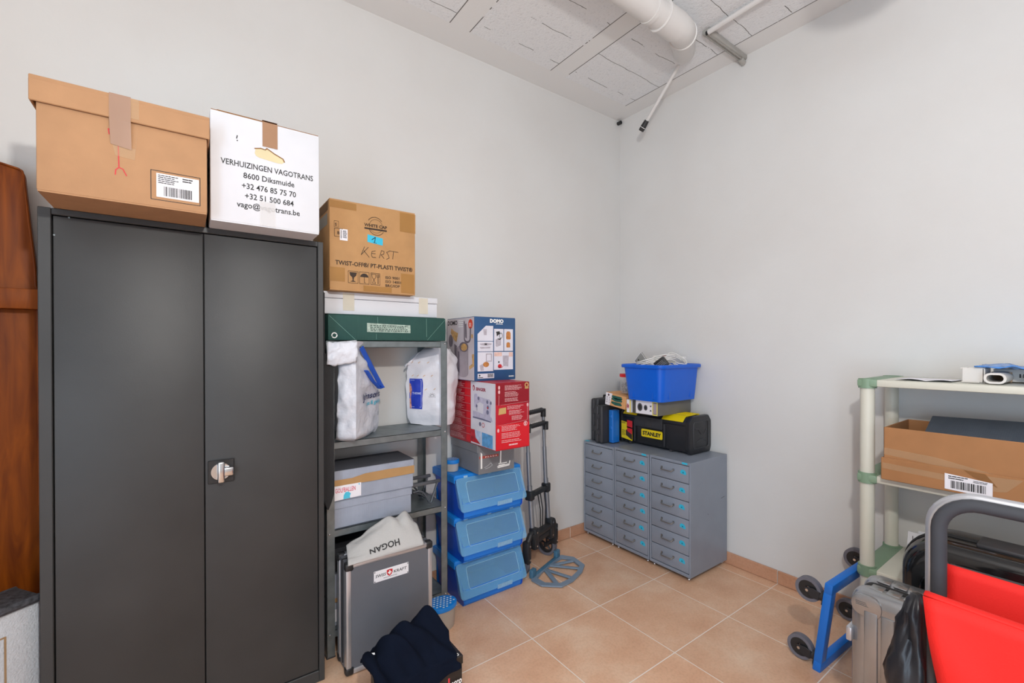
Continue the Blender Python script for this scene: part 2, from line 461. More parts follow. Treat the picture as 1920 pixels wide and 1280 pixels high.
# ------------------------------------------------------------------ setting
XL, YB, H = -4.7, -4.9, 3.11
struct('floor', MB().box((XL-.2, YB-.2, -.1), (.2, .2, 0)), M_floor)
struct('wall_back', MB().box((XL, .012, 0), (.2, .2, H+.2)), M_wall)
struct('wall_right', MB().box((.012, YB, 0), (.2, .012, H+.2)), M_wall)
b = MB(); b.box((XL-.2, YB, 0), (XL, -4.5, H+.2)); b.box((XL-.2, -3.0, 0), (XL, .2, H+.2)); b.box((XL-.2, -4.5, 2.25), (XL, -3.0, H+.2))
struct('wall_left', b, M_wall)
struct('wall_front', MB().box((XL, YB-.2, 0), (.2, YB, H+.2)), M_wall)
struct('ceiling', MB().box((XL-.2, YB-.2, H), (.2, .2, H+.2)), M_ceil)
def skirting(name, axis):
    b = MB(); g = .0035
    if axis == 'x':
        xs = [.0]+[-.0775-.4515*k for k in range(11)]
        for a, c in zip(xs, xs[1:]): b.box((max(c, XL)+g/2, 0, .002), (a-g/2, .0115, .075), .002, 1)
    else:
        ys = [-.001]+[-.2577-.4455*k for k in range(11)]
        for a, c in zip(ys, ys[1:]): b.box((0, c+g/2, .002), (.0115, a-g/2, .075), .002, 1)
    return struct(name, b, M_skirt)
skirting('baseboard_back', 'x'); skirting('baseboard_right', 'y')
# mortar smear hole in the ceiling corner
t = thing('pipe_stub', 'short black pipe end poking out of the wall at the ceiling corner', 'pipe', (-.012, -.008, 3.085))
MB().ringtube((-.012, .010, 3.085), (-.012, -.022, 3.085), .013, .008, 16).build('sleeve', M_bplast, t)
MB().cyl((-.012, .010, 3.085), (-.012, -.012, 3.085), .008, seg=12).build('core', M_rub, t)

# ------------------------------------------------------------------ ceiling pipes
M_pvc = mat('white_pvc', '#d8d6d4', .35, var=.02)
t = thing('drain_pipe', 'thick white plastic drain pipe with elbow hung under the ceiling', 'pipe', (-.7, -.975, 3.0))
R_ = .062; py_, pz = -.985, 2.965
MB().cyl((-2.6, py_, pz), (-.72, py_, pz), R_, seg=32).build('pipe_run', M_pvc, t)
b = MB(); b.cyl((-.86, py_, pz), (-.72, py_, pz), R_+.006, seg=32); b.tube([(-.857, py_+(R_+.006)*math.cos(a), pz+(R_+.006)*math.sin(a)) for a in [2*PI*i/28 for i in range(28)]], .004, 6, closed=True)
b.build('coupling', M_pvc, t)
pts = []
for i in range(9):
    a = math.radians(33*i/8); pts.append((-.72+.16*math.sin(a), py_+.16*(1-math.cos(a)), pz+.022*(i/8)**2))
p_end = V(pts[-1]); dr = V((.80, .50, .34)).normalized()
pts += [p_end+dr*.03, p_end+dr*.07]
MB().tube(pts, R_+.003, 28).build('elbow', M_pvc, t)
b = MB(); q = p_end+dr*.035
b.cyl(q, q+dr*.055, R_+.009, seg=32); b.build('socket_ring', M_pvc, t)
b = MB(); b.cyl(p_end+dr*.08, p_end+dr*.42, R_, seg=32); b.build('outlet', M_pvc, t)
b = MB()
for x in (-.93, -2.2):
    b.ringtube((x-.012, py_, pz), (x+.012, py_, pz), R_+.004, R_-.001, 28); b.cyl((x, py_, pz+R_), (x, py_, H), .005, seg=8)
    b.cyl((x, py_-R_-.002, pz+.012), (x, py_-R_-.022, pz+.012), .006, seg=8)
b.build('hanger', M_pvc, t)

t = thing('lamp_rod', 'thin white rod slanting down from the ceiling to a black lamp socket', 'lamp', (-.235, -.64, 3.1))
A, B_ = V((-.235, -.672, 3.108)), V((-.224, -.416, 2.862))
dd = (B_-A).normalized()
MB().cyl(A, B_, .0105, seg=14).build('rod', M_pvc, t)
b = MB(); b.cyl(B_-dd*.012, B_+dd*.03, .0155, .019, 18); b.cyl(B_+dd*.03, B_+dd*.058, .019, .0175, 18); b.build('socket', M_bplast, t)
MB().ringtube(B_+dd*.033, B_+dd*.036, .0195, .017, 18).build('trim_ring', M_white, t, label='thin pale ring around the socket')

t = thing('conduit', 'thin white conduit tube along the ceiling ending at the metal strut', 'pipe', (-.40, -1.5, 3.08))
MB().cyl((-.398, -.965, 3.083), (-.44, -2.3, 3.083), .0135, seg=14).build('tube', M_pvc, t)
MB().cyl((-.398, -.952, 3.083), (-.398, -.967, 3.083), .010, seg=12).build('open_end', M_black, t)
b = MB()
for yy in (-1.3, -2.0): b.box((-.425, yy-.008, 3.08), (-.39, yy+.008, 3.1095), .002, 1)
b.build('clip', M_pvc, t)

# unseen bowl pendant, added to throw the curved shadow high on the right wall
t = thing('shadow_pendant', 'white bowl pendant added out of view above the top right to cast a curved shadow', 'lamp', (-1.22, -1.965, 2.62))
b = MB(); c0 = V((-1.22, -1.965, 2.62)); rg = lambda r, z: [c0+V((r*.66*math.cos(2*PI*i/40), r*.66*math.sin(2*PI*i/40), z*.66)) for i in range(40)]
b.loft([rg(.02, -.075), rg(.10, -.060), rg(.16, -.02), rg(.18, .04), rg(.172, .04), rg(.15, -.015), rg(.09, -.052), rg(.02, -.066)], True, True); b.build('bowl', M_white, t)
b = MB(); b.cyl(c0+V((0, 0, -.045)), c0+V((0, 0, .489)), .006, seg=10); b.build('stem', M_pvc, t)
MB().cyl(c0+V((0, 0, .46)), c0+V((0, 0, .489)), .05, seg=24).build('ceiling_rose', M_pvc, t)

M_strut = mat('grey_painted_steel', '#a3a19c', .5, var=.08)
t = thing('ceiling_strut', 'grey metal channel strut on the ceiling running into the right wall', 'bracket', (-.2, -.95, 3.08))
b = MB(); b.prism([(-.928, 3.109), (-.972, 3.109), (-.972, 3.088), (-.966, 3.082), (-.934, 3.082), (-.928, 3.088)], 'x', -.40, .010, .002, 1)
b.build('channel', M_strut, t)
b = MB(); b.box((-.39, -.945, 3.076), (.008, -.940, 3.083)); b.box((-.39, -.960, 3.076), (.008, -.955, 3.083)); b.build('lip', M_strut, t)
MB().cyl((-.03, -.950, 3.082), (.010, -.950, 3.068), .016, seg=14).build('end_bolt', M_strut, t)

# ------------------------------------------------------------------ wooden panel and white panel at far left
t = thing('headboard', 'reddish brown wooden headboard with curved corner leaning on the wall left of the cabinet', 'headboard', (-3.4, -.03, 0))
prof = [(-3.75, .0), (-3.142, .0), (-3.150, .8), (-3.152, 1.56), (-3.156, 1.575), (-3.158, 1.64), (-3.163, 1.70), (-3.172, 1.80), (-3.180, 1.90), (-3.184, 1.955), (-3.187, 1.968), (-3.196, 1.974), (-3.26, 1.990), (-3.45, 2.02), (-3.75, 2.04)]
MB().prism(prof, 'y', -.075, -.035, .004, 2).build('panel', M_wood, t)
b = MB(); b.tube([(x+.0005, -.077, z) for x, z in prof[2:]], .0035, 6); b.build('edge_bead', M_wood, t)
MB().box((-3.75, -.125, 1.488), (-3.118, -.072, 1.557), .003).build('rail', M_wood, t)
M_quilt = mat('white_woven_fabric', '#c7ccd2', .9, var=.05, vscale=60, bump=.5, bscale=170)
M_speck = mat('speckled_dark_edge', '#3c3d42', .7, var=.7, vscale=90)
M_gold = mat('gold_brown_line', '#9b7f5d', .6)
t = thing('mattress', 'white textured mattress with thin brown line and dark speckled top edge, low at far left', 'mattress', (-3.4, -.6, 0), local=True)
t.rotation_euler = (0, 0, math.radians(36)); t.location = (-3.124, -.366, 0)
MB().box((-.9, .0, .0), (.032, .12, .575), .006).build('cover', M_quilt, t)
b = MB(); b.tube([(-.9, .0, .583), (.03, .0, .583)], .013, 10); b.tube([(-.9, .12, .583), (.03, .12, .583)], .013, 10); b.box((-.9, 0, .570), (.03, .12, .594), .004)
b.build('edge_binding', M_speck, t)
F = FY(-.0005)
b = MB(); b.stroke(F, [(-.9, .505), (-.048, .505), (-.048, .05), (-.9, .05)], .005); b.build('border_line', M_gold, t)

# ------------------------------------------------------------------ steel cabinet
X0, X1, YF, HC = -3.089, -2.276, -.406, 1.782
t = thing('steel_cabinet', 'tall dark grey two-door steel cabinet with a round silver lock', 'cabinet', ((X0+X1)/2, -.2, 0))
b = MB()
b.box((X0, YF+.0, 0), (X0+.030, -.004, HC), .002, 1); b.box((X1-.021, YF+.0, 0), (X1, -.004, HC), .002, 1)
b.box((X0+.03, YF, HC-.020), (X1-.021, -.004, HC), .002, 1); b.box((X0+.03, YF, 0), (X1-.021, YF+.03, .046), .002, 1)
b.box((X0+.03, -.02, 0), (X1-.021, -.004, HC-.02)); b.box((X0+.03, YF+.03, .03), (X1-.021, -.02, .046))
b.build('body', M_dark, t)
MB().box((X0+.0302, YF+.017, .047), (X1-.0212, YF+.020, HC-.0205)).build('door_gap_shade', M_gapshade, t, label='black sheet behind the doors, painted-in shade of the gaps')  # black sheet stands in for the shade behind the doors
xm = -2.677
d1 = MB().box((X0+.0335, YF+.003, .050), (xm-.0018, YF+.0165, HC-.0235), .002, 2).build('door', M_dark, t)
d2 = MB().box((xm+.0018, YF+.003, .050), (X1-.0245, YF+.0165, HC-.0235), .002, 2).build('door', M_dark, t)
F = FY(YF+.003)
MB().box((-2.668, YF-.004, .868), (-2.588, YF+.003, .951), .002, 1).build('lock_plate', M_bplast, d2)
lk = MB(); lk.ringtube((-2.629, YF-.004, .910), (-2.629, YF-.011, .910), .030, .026, 32); lk.cyl((-2.629, YF-.004, .910), (-2.629, YF-.008, .910), .0265, seg=32)
lk = lk.build('lock', M_chrome, d2)
b = MB(); b.box((-2.640, YF-.030, .872), (-2.618, YF-.008, .948), .006, 3); b.box((-2.629, YF-.026, .893), (-2.590, YF-.010, .925), .006, 3)
b.build('handle', M_chrome, d2)
b = MB()
for x, z in ((-3.02, 1.758), (X0+.036, 1.70)): b.cyl((x, YF+.004, z), (x, YF+.0022, z), .0025, seg=10)
b.build('screw', M_steel, t)

# ------------------------------------------------------------------ carton helper
def carton(t, x0, x1, y0, y1, z0, z1, m, bev=.004, seam='y', name='box_body'):
    """closed carton: four walls, bottom and two pairs of flaps meeting on top and underneath"""
    b = MB(); b.box((x0, y0, z0+.003), (x1, y1, z1-.003), bev, 2)
    g = .0015
    for zz, s in ((z1-.003, 1), (z0+.003, -1)):
        za, zb = (zz-.002, zz+.003) if s > 0 else (zz-.003, zz+.002)
        if seam == 'x':
            ym = (y0+y1)/2
            b.box((x0+.002, y0+.002, za), (x1-.002, ym-g, zb)); b.box((x0+.002, ym+g, za), (x1-.002, y1-.002, zb))
        else:
            xm = (x0+x1)/2
            b.box((x0+.002, y0+.002, za), (xm-g, y1-.002, zb)); b.box((xm+g, y0+.002, za), (x1-.002, y1-.002, zb))
    return b.build(name, m, t)

# brown carton with separate lid
t = thing('cardboard_box', 'large brown lidded cardboard box with brown tape on top of the steel cabinet', 'box', (-2.86, -.3, HC), group=None)
carton(t, -3.055, -2.671, -.592, -.115, HC, 2.075, M_kraft, seam='x')
b = MB(); y0, y1 = -.602, -.105; x0, x1 = -3.067, -2.664
b.box((x0, y0, 2.076), (x1, y1, 2.091), .003)
b.box((x0, y0, 2.021), (x1, y0+.006, 2.08), .002, 1); b.box((x0, y1-.006, 2.021), (x1, y1, 2.08), .002, 1)
b.box((x0, y0+.004, 2.021), (x0+.006, y1-.004, 2.08), .002, 1); b.box((x1-.006, y0+.004, 2.021), (x1, y1-.004, 2.08), .002, 1)
lid = b.build('lid', M_kraft, t)
b = MB(); F = FY(-.6035); b.rect(F, -2.905, 2.018, -2.857, 2.0915)
F2 = FY(-.5925)
b.poly([V((-2.905, -.6042, 2.018)), V((-2.857, -.6042, 2.018)), V((-2.856, -.5945, 1.940)), V((-2.903, -.5945, 1.948))])
b.rect(FZ(2.0912), -2.905, -.6035, -2.857, -.20)
b.build('packing_tape', M_tape, t, label='wide brown packing tape over the lid')
b = MB(); b.shape(F2, [(-2.899, 1.95), (-2.848, 1.945), (-2.842, 2.005), (-2.849, 1.912), (-2.893, 1.917)], .0012)
b.rect(FY(-.6035), -2.857, 2.03, -2.838, 2.088, .001); b.build('clear_tape', M_clear, t)
b = MB(); F = FY(-.592)
b.stroke(F, [(-2.9, 1.988), (-2.908, 1.99), (-2.906, 1.975)], .0025); b.stroke(F, [(-2.886, 1.945), (-2.885, 1.882)], .0028)
b.stroke(F, [(-2.893, 1.861), (-2.892, 1.875), (-2.885, 1.883), (-2.876, 1.880), (-2.868, 1.862)], .0028)
b.build('marker_drawing', M_red, t)
b = MB(); b.outline(F, -2.812, 1.806, -2.690, 1.894, .0018); b.build('printed_frame', M_ink, t)
b = MB(); b.rect(F, -2.799, 1.815, -2.693, 1.887, .0009); lb = b.build('label_sticker', M_paper, t)
b = MB(); b.barcode(F, -2.781, 1.820, -2.708, 1.849, .0015); b.lines(F, -2.795, 1.856, -2.742, 1.884, 5, .45, 4, .0015, 4); b.lines(F, -2.735, 1.870, -2.703, 1.884, 2, .5, 2, .0015, 5)
b.build('barcode', M_black, lb)

# white removal carton
t = thing('cardboard_box', 'white removal box printed VERHUIZINGEN VAGOTRANS on the right of the cabinet top', 'box', (-2.49, -.3, HC))
x0, x1, y0, y1, z1 = -2.661, -2.318, -.530, -.10, 2.152
body = carton(t, x0, x1, y0, y1, HC, z1, M_whitecard, seam='x')
b = MB(); b.box((x0+.003, y0+.003, z1-.001), (x1-.003, -.32, z1+.003)); b.box((x0+.02, y0+.006, z1+.003), (-2.50, -.32, z1+.006))
b.build('top_flap', M_kraftin, t, label='raw brown edge of the top flaps')
F = FY(y0)
hole = [(-2.531, 2.036), (-2.527, 2.028), (-2.517, 2.023), (-2.46, 2.017), (-2.445, 2.018), (-2.438, 2.025), (-2.440, 2.034), (-2.452, 2.039), (-2.472, 2.047), (-2.483, 2.056), (-2.494, 2.060), (-2.498, 2.054), (-2.512, 2.056), (-2.528, 2.053)]
MB().shape(F, hole, .0006).build('hand_hole', mat('cream_paper_inside', '#d8cba4', .8), t, label='cream coloured hand hole')
b = MB(); b.stroke(F, [(-2.531, 2.052), (-2.512, 2.057), (-2.498, 2.055), (-2.493, 2.061), (-2.470, 2.048), (-2.442, 2.036), (-2.437, 2.026)], .0035, .0012); b.build('torn_edge', M_kraftin, t)
b = MB(); b.rect(F, -2.507, 2.066, -2.459, 2.1535, .001); b.rect(FZ(z1+.0065), -2.507, y0, -2.459, -.42); b.build('packing_tape', mat('printed_brown_tape', '#9c7556', .3), t)
b = MB(); b.rect(F, -2.516, 1.786, -2.467, 1.872, .0014); b.build('clear_tape', M_clearw, t)
b = MB()
for s, z, ua, ub in (('VERHUIZINGEN VAGOTRANS', 1.978, -2.631, -2.340), ('8600 Diksmuide', 1.942, -2.566, -2.405), ('+32 476 85 75 70', 1.906, -2.571, -2.400), ('+32 51 500 684', 1.872, -2.562, -2.408), ('vago@vagotrans.be', 1.840, -2.585, -2.386)):
    b.text(F, s, ua, z, .0275, ub-ua, bold=.012)
b.stroke(F, [(-2.585, 2.073), (-2.583, 2.083)], .003); b.disc(F, -2.583, 2.066, .002)
b.build('printing', M_ink, t)

# Christmas carton above the shelving
t = thing('cardboard_box', 'brown cardboard box marked KERST with a blue number tag, highest on the metal shelving', 'box', (-2.04, -.18, 1.602))
x0, x1, y0, y1, z0, z1 = -2.234, -1.842, -.33, -.03, 1.6025, 1.992
carton(t, x0, x1, y0, y1, z0, z1, M_kraft2, .007, seam='x')
F = FY(y0)
b = MB(); b.rect(F, x0, 1.955, -2.12, 1.985); b.rect(F, -1.92, 1.895, -1.842, 1.985); b.rect(F, -1.915, 1.61, -1.85, 1.70); b.rect(F, x0, 1.64, -2.17, 1.70); b.rect(F, -2.09, 1.606, -1.96, 1.63)
b.build('packing_tape', mat('old_brown_tape', '#b08145', .3, alpha=.75), t)
b = MB(); D = .0012
b.arc(F, -2.036, 1.905, .036, .0022, 35, 150, D); b.arc(F, -2.030, 1.897, .036, .0022, 200, 330, D); b.arc(F, -2.033, 1.901, .030, .0012, 0, 360, D)
b.text(F, 'WHITE CAP', -2.085, 1.895, .019, .104, bold=.03, d=D); b.rect(F, -2.085, 1.883, -1.983, 1.890, D)
b.text(F, 'TWIST-OFF\u00ae/ PT-PLASTI TWIST\u00ae', -2.210, 1.712, .026, .352, bold=.02, d=D)
for i, s in enumerate(('ISO 9001', 'ISO 14001', 'BRC/IOP')):
    b.text(F, s, -1.991, 1.669-i*.0185, .0165, (.066, .075, .069)[i], bold=.018, d=D)
for ua, ub in ((-2.156, -2.114), (-2.107, -2.065), (-2.057, -2.016)): b.outline(F, ua, 1.637, ub, 1.689, .0016, D)
b.shape(F, [(-2.151, 1.684), (-2.119, 1.684), (-2.122, 1.670), (-2.131, 1.662), (-2.133, 1.648), (-2.122, 1.643), (-2.148, 1.643), (-2.137, 1.648), (-2.139, 1.662), (-2.148, 1.670)], D)
b.shape(F, [(-2.104, 1.667)]+[(-2.086+.018*math.cos(a), 1.667+.016*math.sin(a)) for a in [PI*(1-i/12) for i in range(1, 12)]]+[(-2.068, 1.667)], D); b.stroke(F, [(-2.086, 1.667), (-2.086, 1.643), (-2.081, 1.642)], .002, D)
b.stroke(F, [(-2.053, 1.684), (-2.050, 1.668), (-2.043, 1.661), (-2.036, 1.668), (-2.034, 1.684), (-2.053, 1.684)], .0018, D); b.stroke(F, [(-2.043, 1.661), (-2.05, 1.643), (-2.036, 1.643), (-2.043, 1.661)], .0018, D)
b.stroke(F, [(-2.024, 1.685), (-2.024, 1.642)], .0028, D); b.stroke(F, [(-2.030, 1.685), (-2.030, 1.672), (-2.019, 1.672), (-2.019, 1.685)], .0015, D)
b.outline(F, -2.214, 1.872, -2.196, 1.898, .001, D); b.text(F, 'S', -2.211, 1.877, .017, bold=.02, d=D); b.outline(F, -2.213, 1.832, -2.178, 1.866, .0016, D); b.text(F, 'B', -2.202, 1.842, .018, bold=.02, d=D)
b.build('printing', M_brownink, t)
MB().shape(F, [(-2.072, 1.826), (-2.002, 1.818), (-2.001, 1.850), (-2.071, 1.860)], .0009).build('number_tag', M_cyan, t)
b = MB(); b.stroke(F, [(-2.052, 1.838), (-2.036, 1.851), (-2.040, 1.826)], .003, .0018); b.stroke(F, [(-2.046, 1.828), (-2.030, 1.824)], .0018, .0018)
for st in ([(-2.085, 1.802), (-2.100, 1.765)], [(-2.100, 1.765), (-2.068, 1.802)], [(-2.088, 1.785), (-2.064, 1.758)], [(-2.036, 1.790), (-2.052, 1.785), (-2.054, 1.770), (-2.050, 1.760), (-2.034, 1.760)], [(-2.052, 1.777), (-2.036, 1.777)],
           [(-2.018, 1.760), (-2.008, 1.795), (-1.996, 1.792), (-1.997, 1.780), (-2.010, 1.776), (-1.996, 1.760)], [(-1.972, 1.795), (-1.984, 1.790), (-1.976, 1.778), (-1.972, 1.765), (-1.985, 1.758)], [(-1.972, 1.798), (-1.928, 1.796)], [(-1.951, 1.797), (-1.955, 1.762)]):
    b.stroke(F, st, .0020, .0013)
b.build('marker_writing', M_black, t)
MB().rect(F, -2.191, 1.818, -2.158, 1.867, .0014).build('label_sticker', M_paper, t)
b = MB(); b.lines(F, -2.187, 1.825, -2.183, 1.862, 8, .7, 2, .002, 2); b.lines(F, -2.178, 1.828, -2.161, 1.862, 7, .5, 3, .002, 9); b.build('label_print', M_ink, t)
G = FX(x0)
b = MB(); b.rect(G, .10, 1.885, .30, 1.935); b.build('side_label', mat('greyish_label', '#a8a398', .7), t)
b = MB(); b.rect(G, .12, 1.945, .31, 1.985); b.build('side_flap_print', mat('dark_brown_print', '#7a5a36', .7), t)

# white flat box under it
t = thing('cardboard_box', 'flat white box taped shut, lying between the KERST box and the green box', 'box', (-1.97, -.15, 1.503))
x0, x1, y0, y1 = -2.25, -1.700, -.27, -.02
MB().box((x0, y0, 1.5035), (x1, y1, 1.572), .003).build('box_base', M_whitecard, t)
MB().box((x0-.002, y0-.002, 1.5735), (x1+.002, y1+.002, 1.602), .003).build('lid', M_whitecard, t)
b = MB(); F = FY(y0-.002)
for ua, ub in ((-2.163, -2.113), (-1.800, -1.752)): b.rect(F, ua, 1.520, ub, 1.598)
b.build('adhesive_tape', mat('yellowed_tape', '#ddd6c4', .3, alpha=.8), t)

# dark green flat box
M_green = corrugated('dark_green_board', '#204a44', 'X', .006)
t = thing('cardboard_box', 'long flat dark green box with a torn pale label on the top metal shelf', 'box', (-1.96, -.15, 1.386))
x0, x1, y0, y1, z0, z1 = -2.233, -1.668, -.300, -.02, 1.3865, 1.499
MB().prism([(x0, z0), (x1, z0), (x1+.002, z0+.05), (x1, z1), (x0, z1-.001)], 'y', y0, y1, .003).build('box_body', M_green, t)
MB().box((x0+.004, y0+.004, z1-.002), (x1-.004, y1-.004, z1+.0025), .002, 1).build('lid', M_green, t)
F = FY(y0)
b = MB(); b.stroke(F, [(x0+.005, z1-.006), (-2.118, z0+.004)], .0012); b.stroke(F, [(x1-.003, z1-.006), (-1.768, z0+.004)], .0012)
b.stroke(F, [(-2.016, z1-.004), (-2.014, z1-.05)], .001); b.stroke(F, [(-2.022, z0+.03), (-2.022, z0+.005)], .001); b.stroke(F, [(-1.773, z1-.004), (-1.772, z0+.02)], .0014)
b.build('crease_line', mat('pale_green_scuff', '#7fa79a', .8), t)
MB().shape(F, [(-2.065, 1.425), (-1.856, 1.423), (-1.857, 1.460), (-2.065, 1.466)]).build('label_sticker', mat('torn_pale_label', '#a3b5aa', .8, var=.35, vscale=60), t)
b = MB(); b.lines(F, -2.05, 1.427, -1.862, 1.458, 4, .45, 16, .0013, 11, .1); b.build('label_print', mat('green_black_print', '#22403a', .8), t)
b = MB(); b.arc(F, -2.207, 1.408, .0105, .0045, 30, 200); b.arc(F, -2.207, 1.408, .0105, .0045, 215, 380); b.build('recycling_mark', M_white, t)

# ------------------------------------------------------------------ metal shelving unit
t = thing('metal_shelving_unit', 'galvanised bolt-together metal shelving unit between the cabinet and the blue tubs', 'shelf', (-1.95, -.145, 0))
SX0, SX1, SYF, SYB = -2.240, -1.655, -.290, -.004
for x, sx in ((SX0, 1), (SX1, -1)):
    for y, sy in ((SYF, 1), (SYB, -1)):
        b = MB(); w, th = .034, .0022
        b.box((min(x, x+sx*w), min(y, y+sy*th), .004), (max(x, x+sx*w), max(y, y+sy*th), 1.384))
        b.box((min(x, x+sx*th), min(y, y+sy*w), .004), (max(x, x+sx*th), max(y, y+sy*w), 1.384))
        po = b.build('post', M_steel, t)
        MB().box((min(x, x+sx*w)-.002, min(y, y+sy*w)-.002, 0), (max(x, x+sx*w)+.002, max(y, y+sy*w)+.002, .006), .001, 1).build('foot', M_bplast2, po)
for zt in (1.385, .939, .553, .115):
    b = MB(); e = .003
    x0, x1, y0, y1 = SX0+e, SX1-e, SYF+e, SYB-e
    b.box((x0, y0, zt-.002), (x1, y1, zt)); b.box((x0, y0, zt-.031), (x1, y0+.002, zt)); b.box((x0, y1-.002, zt-.031), (x1, y1, zt))
    b.box((x0, y0, zt-.031), (x0+.002, y1, zt)); b.box((x1-.002, y0, zt-.031), (x1, y1, zt)); b.box((x0, y0, zt-.031), (x1, y0+.012, zt-.029))
    sh = b.build('shelf', M_steel, t)
    b = MB()
    for x in (SX0+.012, SX1-.012): b.sphere((x, SYF-.001, zt-.012), .0045, 1, .6, 1, 8, 6)
    b.build('bolt', M_chrome, sh)

# ------------------------------------------------------------------ soft bags
def lerp(a, b, t): return a+(b-a)*t
def soft_loft(levels, n=9, amp=.006, fs=9, seed=0, bulge=.0):
    """levels: (list of corner points at one height); edges are subdivided and rippled"""
    rings = []
    for li, cs in enumerate(levels):
        r = []; k = len(cs); cen = sum((V(c) for c in cs), V())/k
        for i in range(k):
            p, q = V(cs[i]), V(cs[(i+1) % k])
            for j in range(n):
                t = j/n; w = p.lerp(q, t); out = (w-cen); out.z = 0
                out = out.normalized() if out.length else out
                e = math.sin(PI*t)
                d = bulge*e + amp*e*noise.noise(w*fs+V((seed, li*.13, 0)))*1.6 + amp*.6*noise.noise(w*fs*2.7+V((0, seed, 3)))
                r.append(w+out*d+V((0, 0, amp*.5*noise.noise(w*fs*1.3+V((5, 5, seed))))))
        rings.append(r)
    return rings
def interp_levels(keys, m):
    """keys: [(t, corners)] -> m evenly spaced levels"""
    out = []
    for i in range(m):
        t = i/(m-1)
        for (ta, ca), (tb, cb) in zip(keys, keys[1:]):
            if ta <= t <= tb+1e-9:
                k = (t-ta)/(tb-ta); out.append([V(a).lerp(V(b), k) for a, b in zip(ca, cb)]); break
    return out

M_bag = mat('white_woven_plastic', '#d4d7e0', .5, var=.04, vscale=16, bump=.55, bscale=20, bdist=.014)
M_bag2 = mat('white_polythene', '#e3e3ea', .28, var=.03, bump=.4, bscale=15, bdist=.012)
M_strap = mat('blue_webbing', '#1c4fb5', .6)
t = thing('shopping_bag', "white woven shopping bag with blue strap, printed Johnson's, on the second metal shelf", 'bag', (-2.1, -.17, .939))
T_, R__ = (-2.135, -.365), (-1.950, -.135)
def lv(z, T, R, B, L): return [(T[0], T[1], z), (R[0], R[1], z), (B[0], B[1], z), (L[0], L[1], z)]
keys = [(0, lv(.9415, (-2.130, -.318), (-1.975, -.14), (-2.08, -.045), (-2.196, -.245))),
        (.05, lv(.960, (-2.134, -.360), (-1.955, -.130), (-2.07, -.040), (-2.197, -.292))),
        (.45, lv(1.13, (-2.134, -.366), (-1.950, -.135), (-2.075, -.045), (-2.196, -.305))),
        (.72, lv(1.25, (-2.133, -.362), (-1.985, -.165), (-2.085, -.07), (-2.194, -.308))),
        (.88, lv(1.325, (-2.133, -.355), (-2.045, -.200), (-2.09, -.10), (-2.194, -.310))),
        (1, lv(1.378, (-2.134, -.350), (-2.085, -.300), (-2.12, -.298), (-2.192, -.314)))]
bg_ = MB(); bg_.loft(soft_loft(interp_levels(keys, 34), 11, .013, 12, 1, .003), True, True)
F_bag = FR((T_[0], T_[1], 0), V((R__[0]-T_[0], R__[1]-T_[1], 0)), (0, 0, 1)); G_bag = on_surface(F_bag, bg_)
bg_.build('bag_body', M_bag, t, 60)
b = MB()
def cuff(u, v):
    p = V((-2.133, -.372, 0)).lerp(V((-2.252, -.352, 0)), u); z = lerp(1.384-.010*u, 1.292-.02*u+.03*max(0, u-.7), v)+.007*noise.noise(V((u*6, v*3, 1)))
    p.y -= .012*math.sin(PI*v)+.012*noise.noise(V((u*7, v*5, 4))); p.y = min(p.y, -.350); return V((p.x, p.y, z))
b.grid(cuff, 14, 10)
b.grid(lambda u, v: V((lerp(-2.133, -2.195, u), lerp(-.352, -.372+.02*u, v), 1.382-.006*u+.003*math.sin(v*3))), 8, 3); b.build('folded_cuff', M_bag, t, 60, solid=.003)
b = MB(); b.tube([(-2.090, -.298, 1.355), (-2.055, -.275, 1.30), (-2.015, -.250, 1.235), (-1.976, -.225, 1.175), (-1.968, -.223, 1.165), (-1.985, -.235, 1.160), (-2.03, -.268, 1.20), (-2.068, -.295, 1.25)], .013, 10, flat=((.6, .2, .75), .003))
b.build('strap', M_strap, t, label='blue webbing strap')
F = G_bag
b = MB(); b.text(F, "Johnson's", .066, 1.116, .042, .222, bold=.02, shear=.12, d=.0045); b.build('printing', mat('navy_print', '#27305c', .6), t)
b = MB(); b.text(F, 'pure & gentle', .115, 1.086, .026, .165, bold=.015, shear=.2, d=.0045); b.build('printing', mat('turquoise_print', '#39b4cf', .6), t, label='turquoise lettering')

t = thing('plastic_bag', 'bulging white plastic bag with a blue square panel, right end of the second metal shelf', 'bag', (-1.64, -.13, .939))
keys = [(0, lv(.941, (-1.640, -.195), (-1.555, -.160), (-1.605, -.06), (-1.755, -.055))),
        (.08, lv(.975, (-1.636, -.208), (-1.540, -.160), (-1.595, -.05), (-1.768, -.050))),
        (.5, lv(1.15, (-1.633, -.212), (-1.525, -.160), (-1.59, -.05), (-1.776, -.052))),
        (.8, lv(1.28, (-1.640, -.205), (-1.520, -.155), (-1.60, -.055), (-1.772, -.058))),
        (.9, lv(1.31, (-1.640, -.195), (-1.53, -.15), (-1.61, -.06), (-1.745, -.062))),
        (1, lv(1.348, (-1.645, -.165), (-1.56, -.14), (-1.62, -.075), (-1.685, -.080)))]
bg_ = MB(); bg_.loft(soft_loft(interp_levels(keys, 30), 10, .015, 11, 7, .010), True, True)
G_bag = on_surface(FR((-1.776, -.052, 0), V((.143, -.160, 0)), (0, 0, 1)), bg_); bg_.build('bag_body', M_bag2, t, 60)
b = MB()
b.grid(lambda u, v: V((-1.715-.075*u, -.07-.02*v+.008*math.sin(9*u), 1.285-.03*u+.05*v*(1-u)+.006*math.sin(11*v+5*u))), 8, 6); b.build('knotted_ear', M_bag2, t, 60, solid=.003)
pr = V((-1.633+1.745, -.212+.052, 0)).normalized(); F = FR((-1.745, -.052, 0), pr, (0, 0, 1))
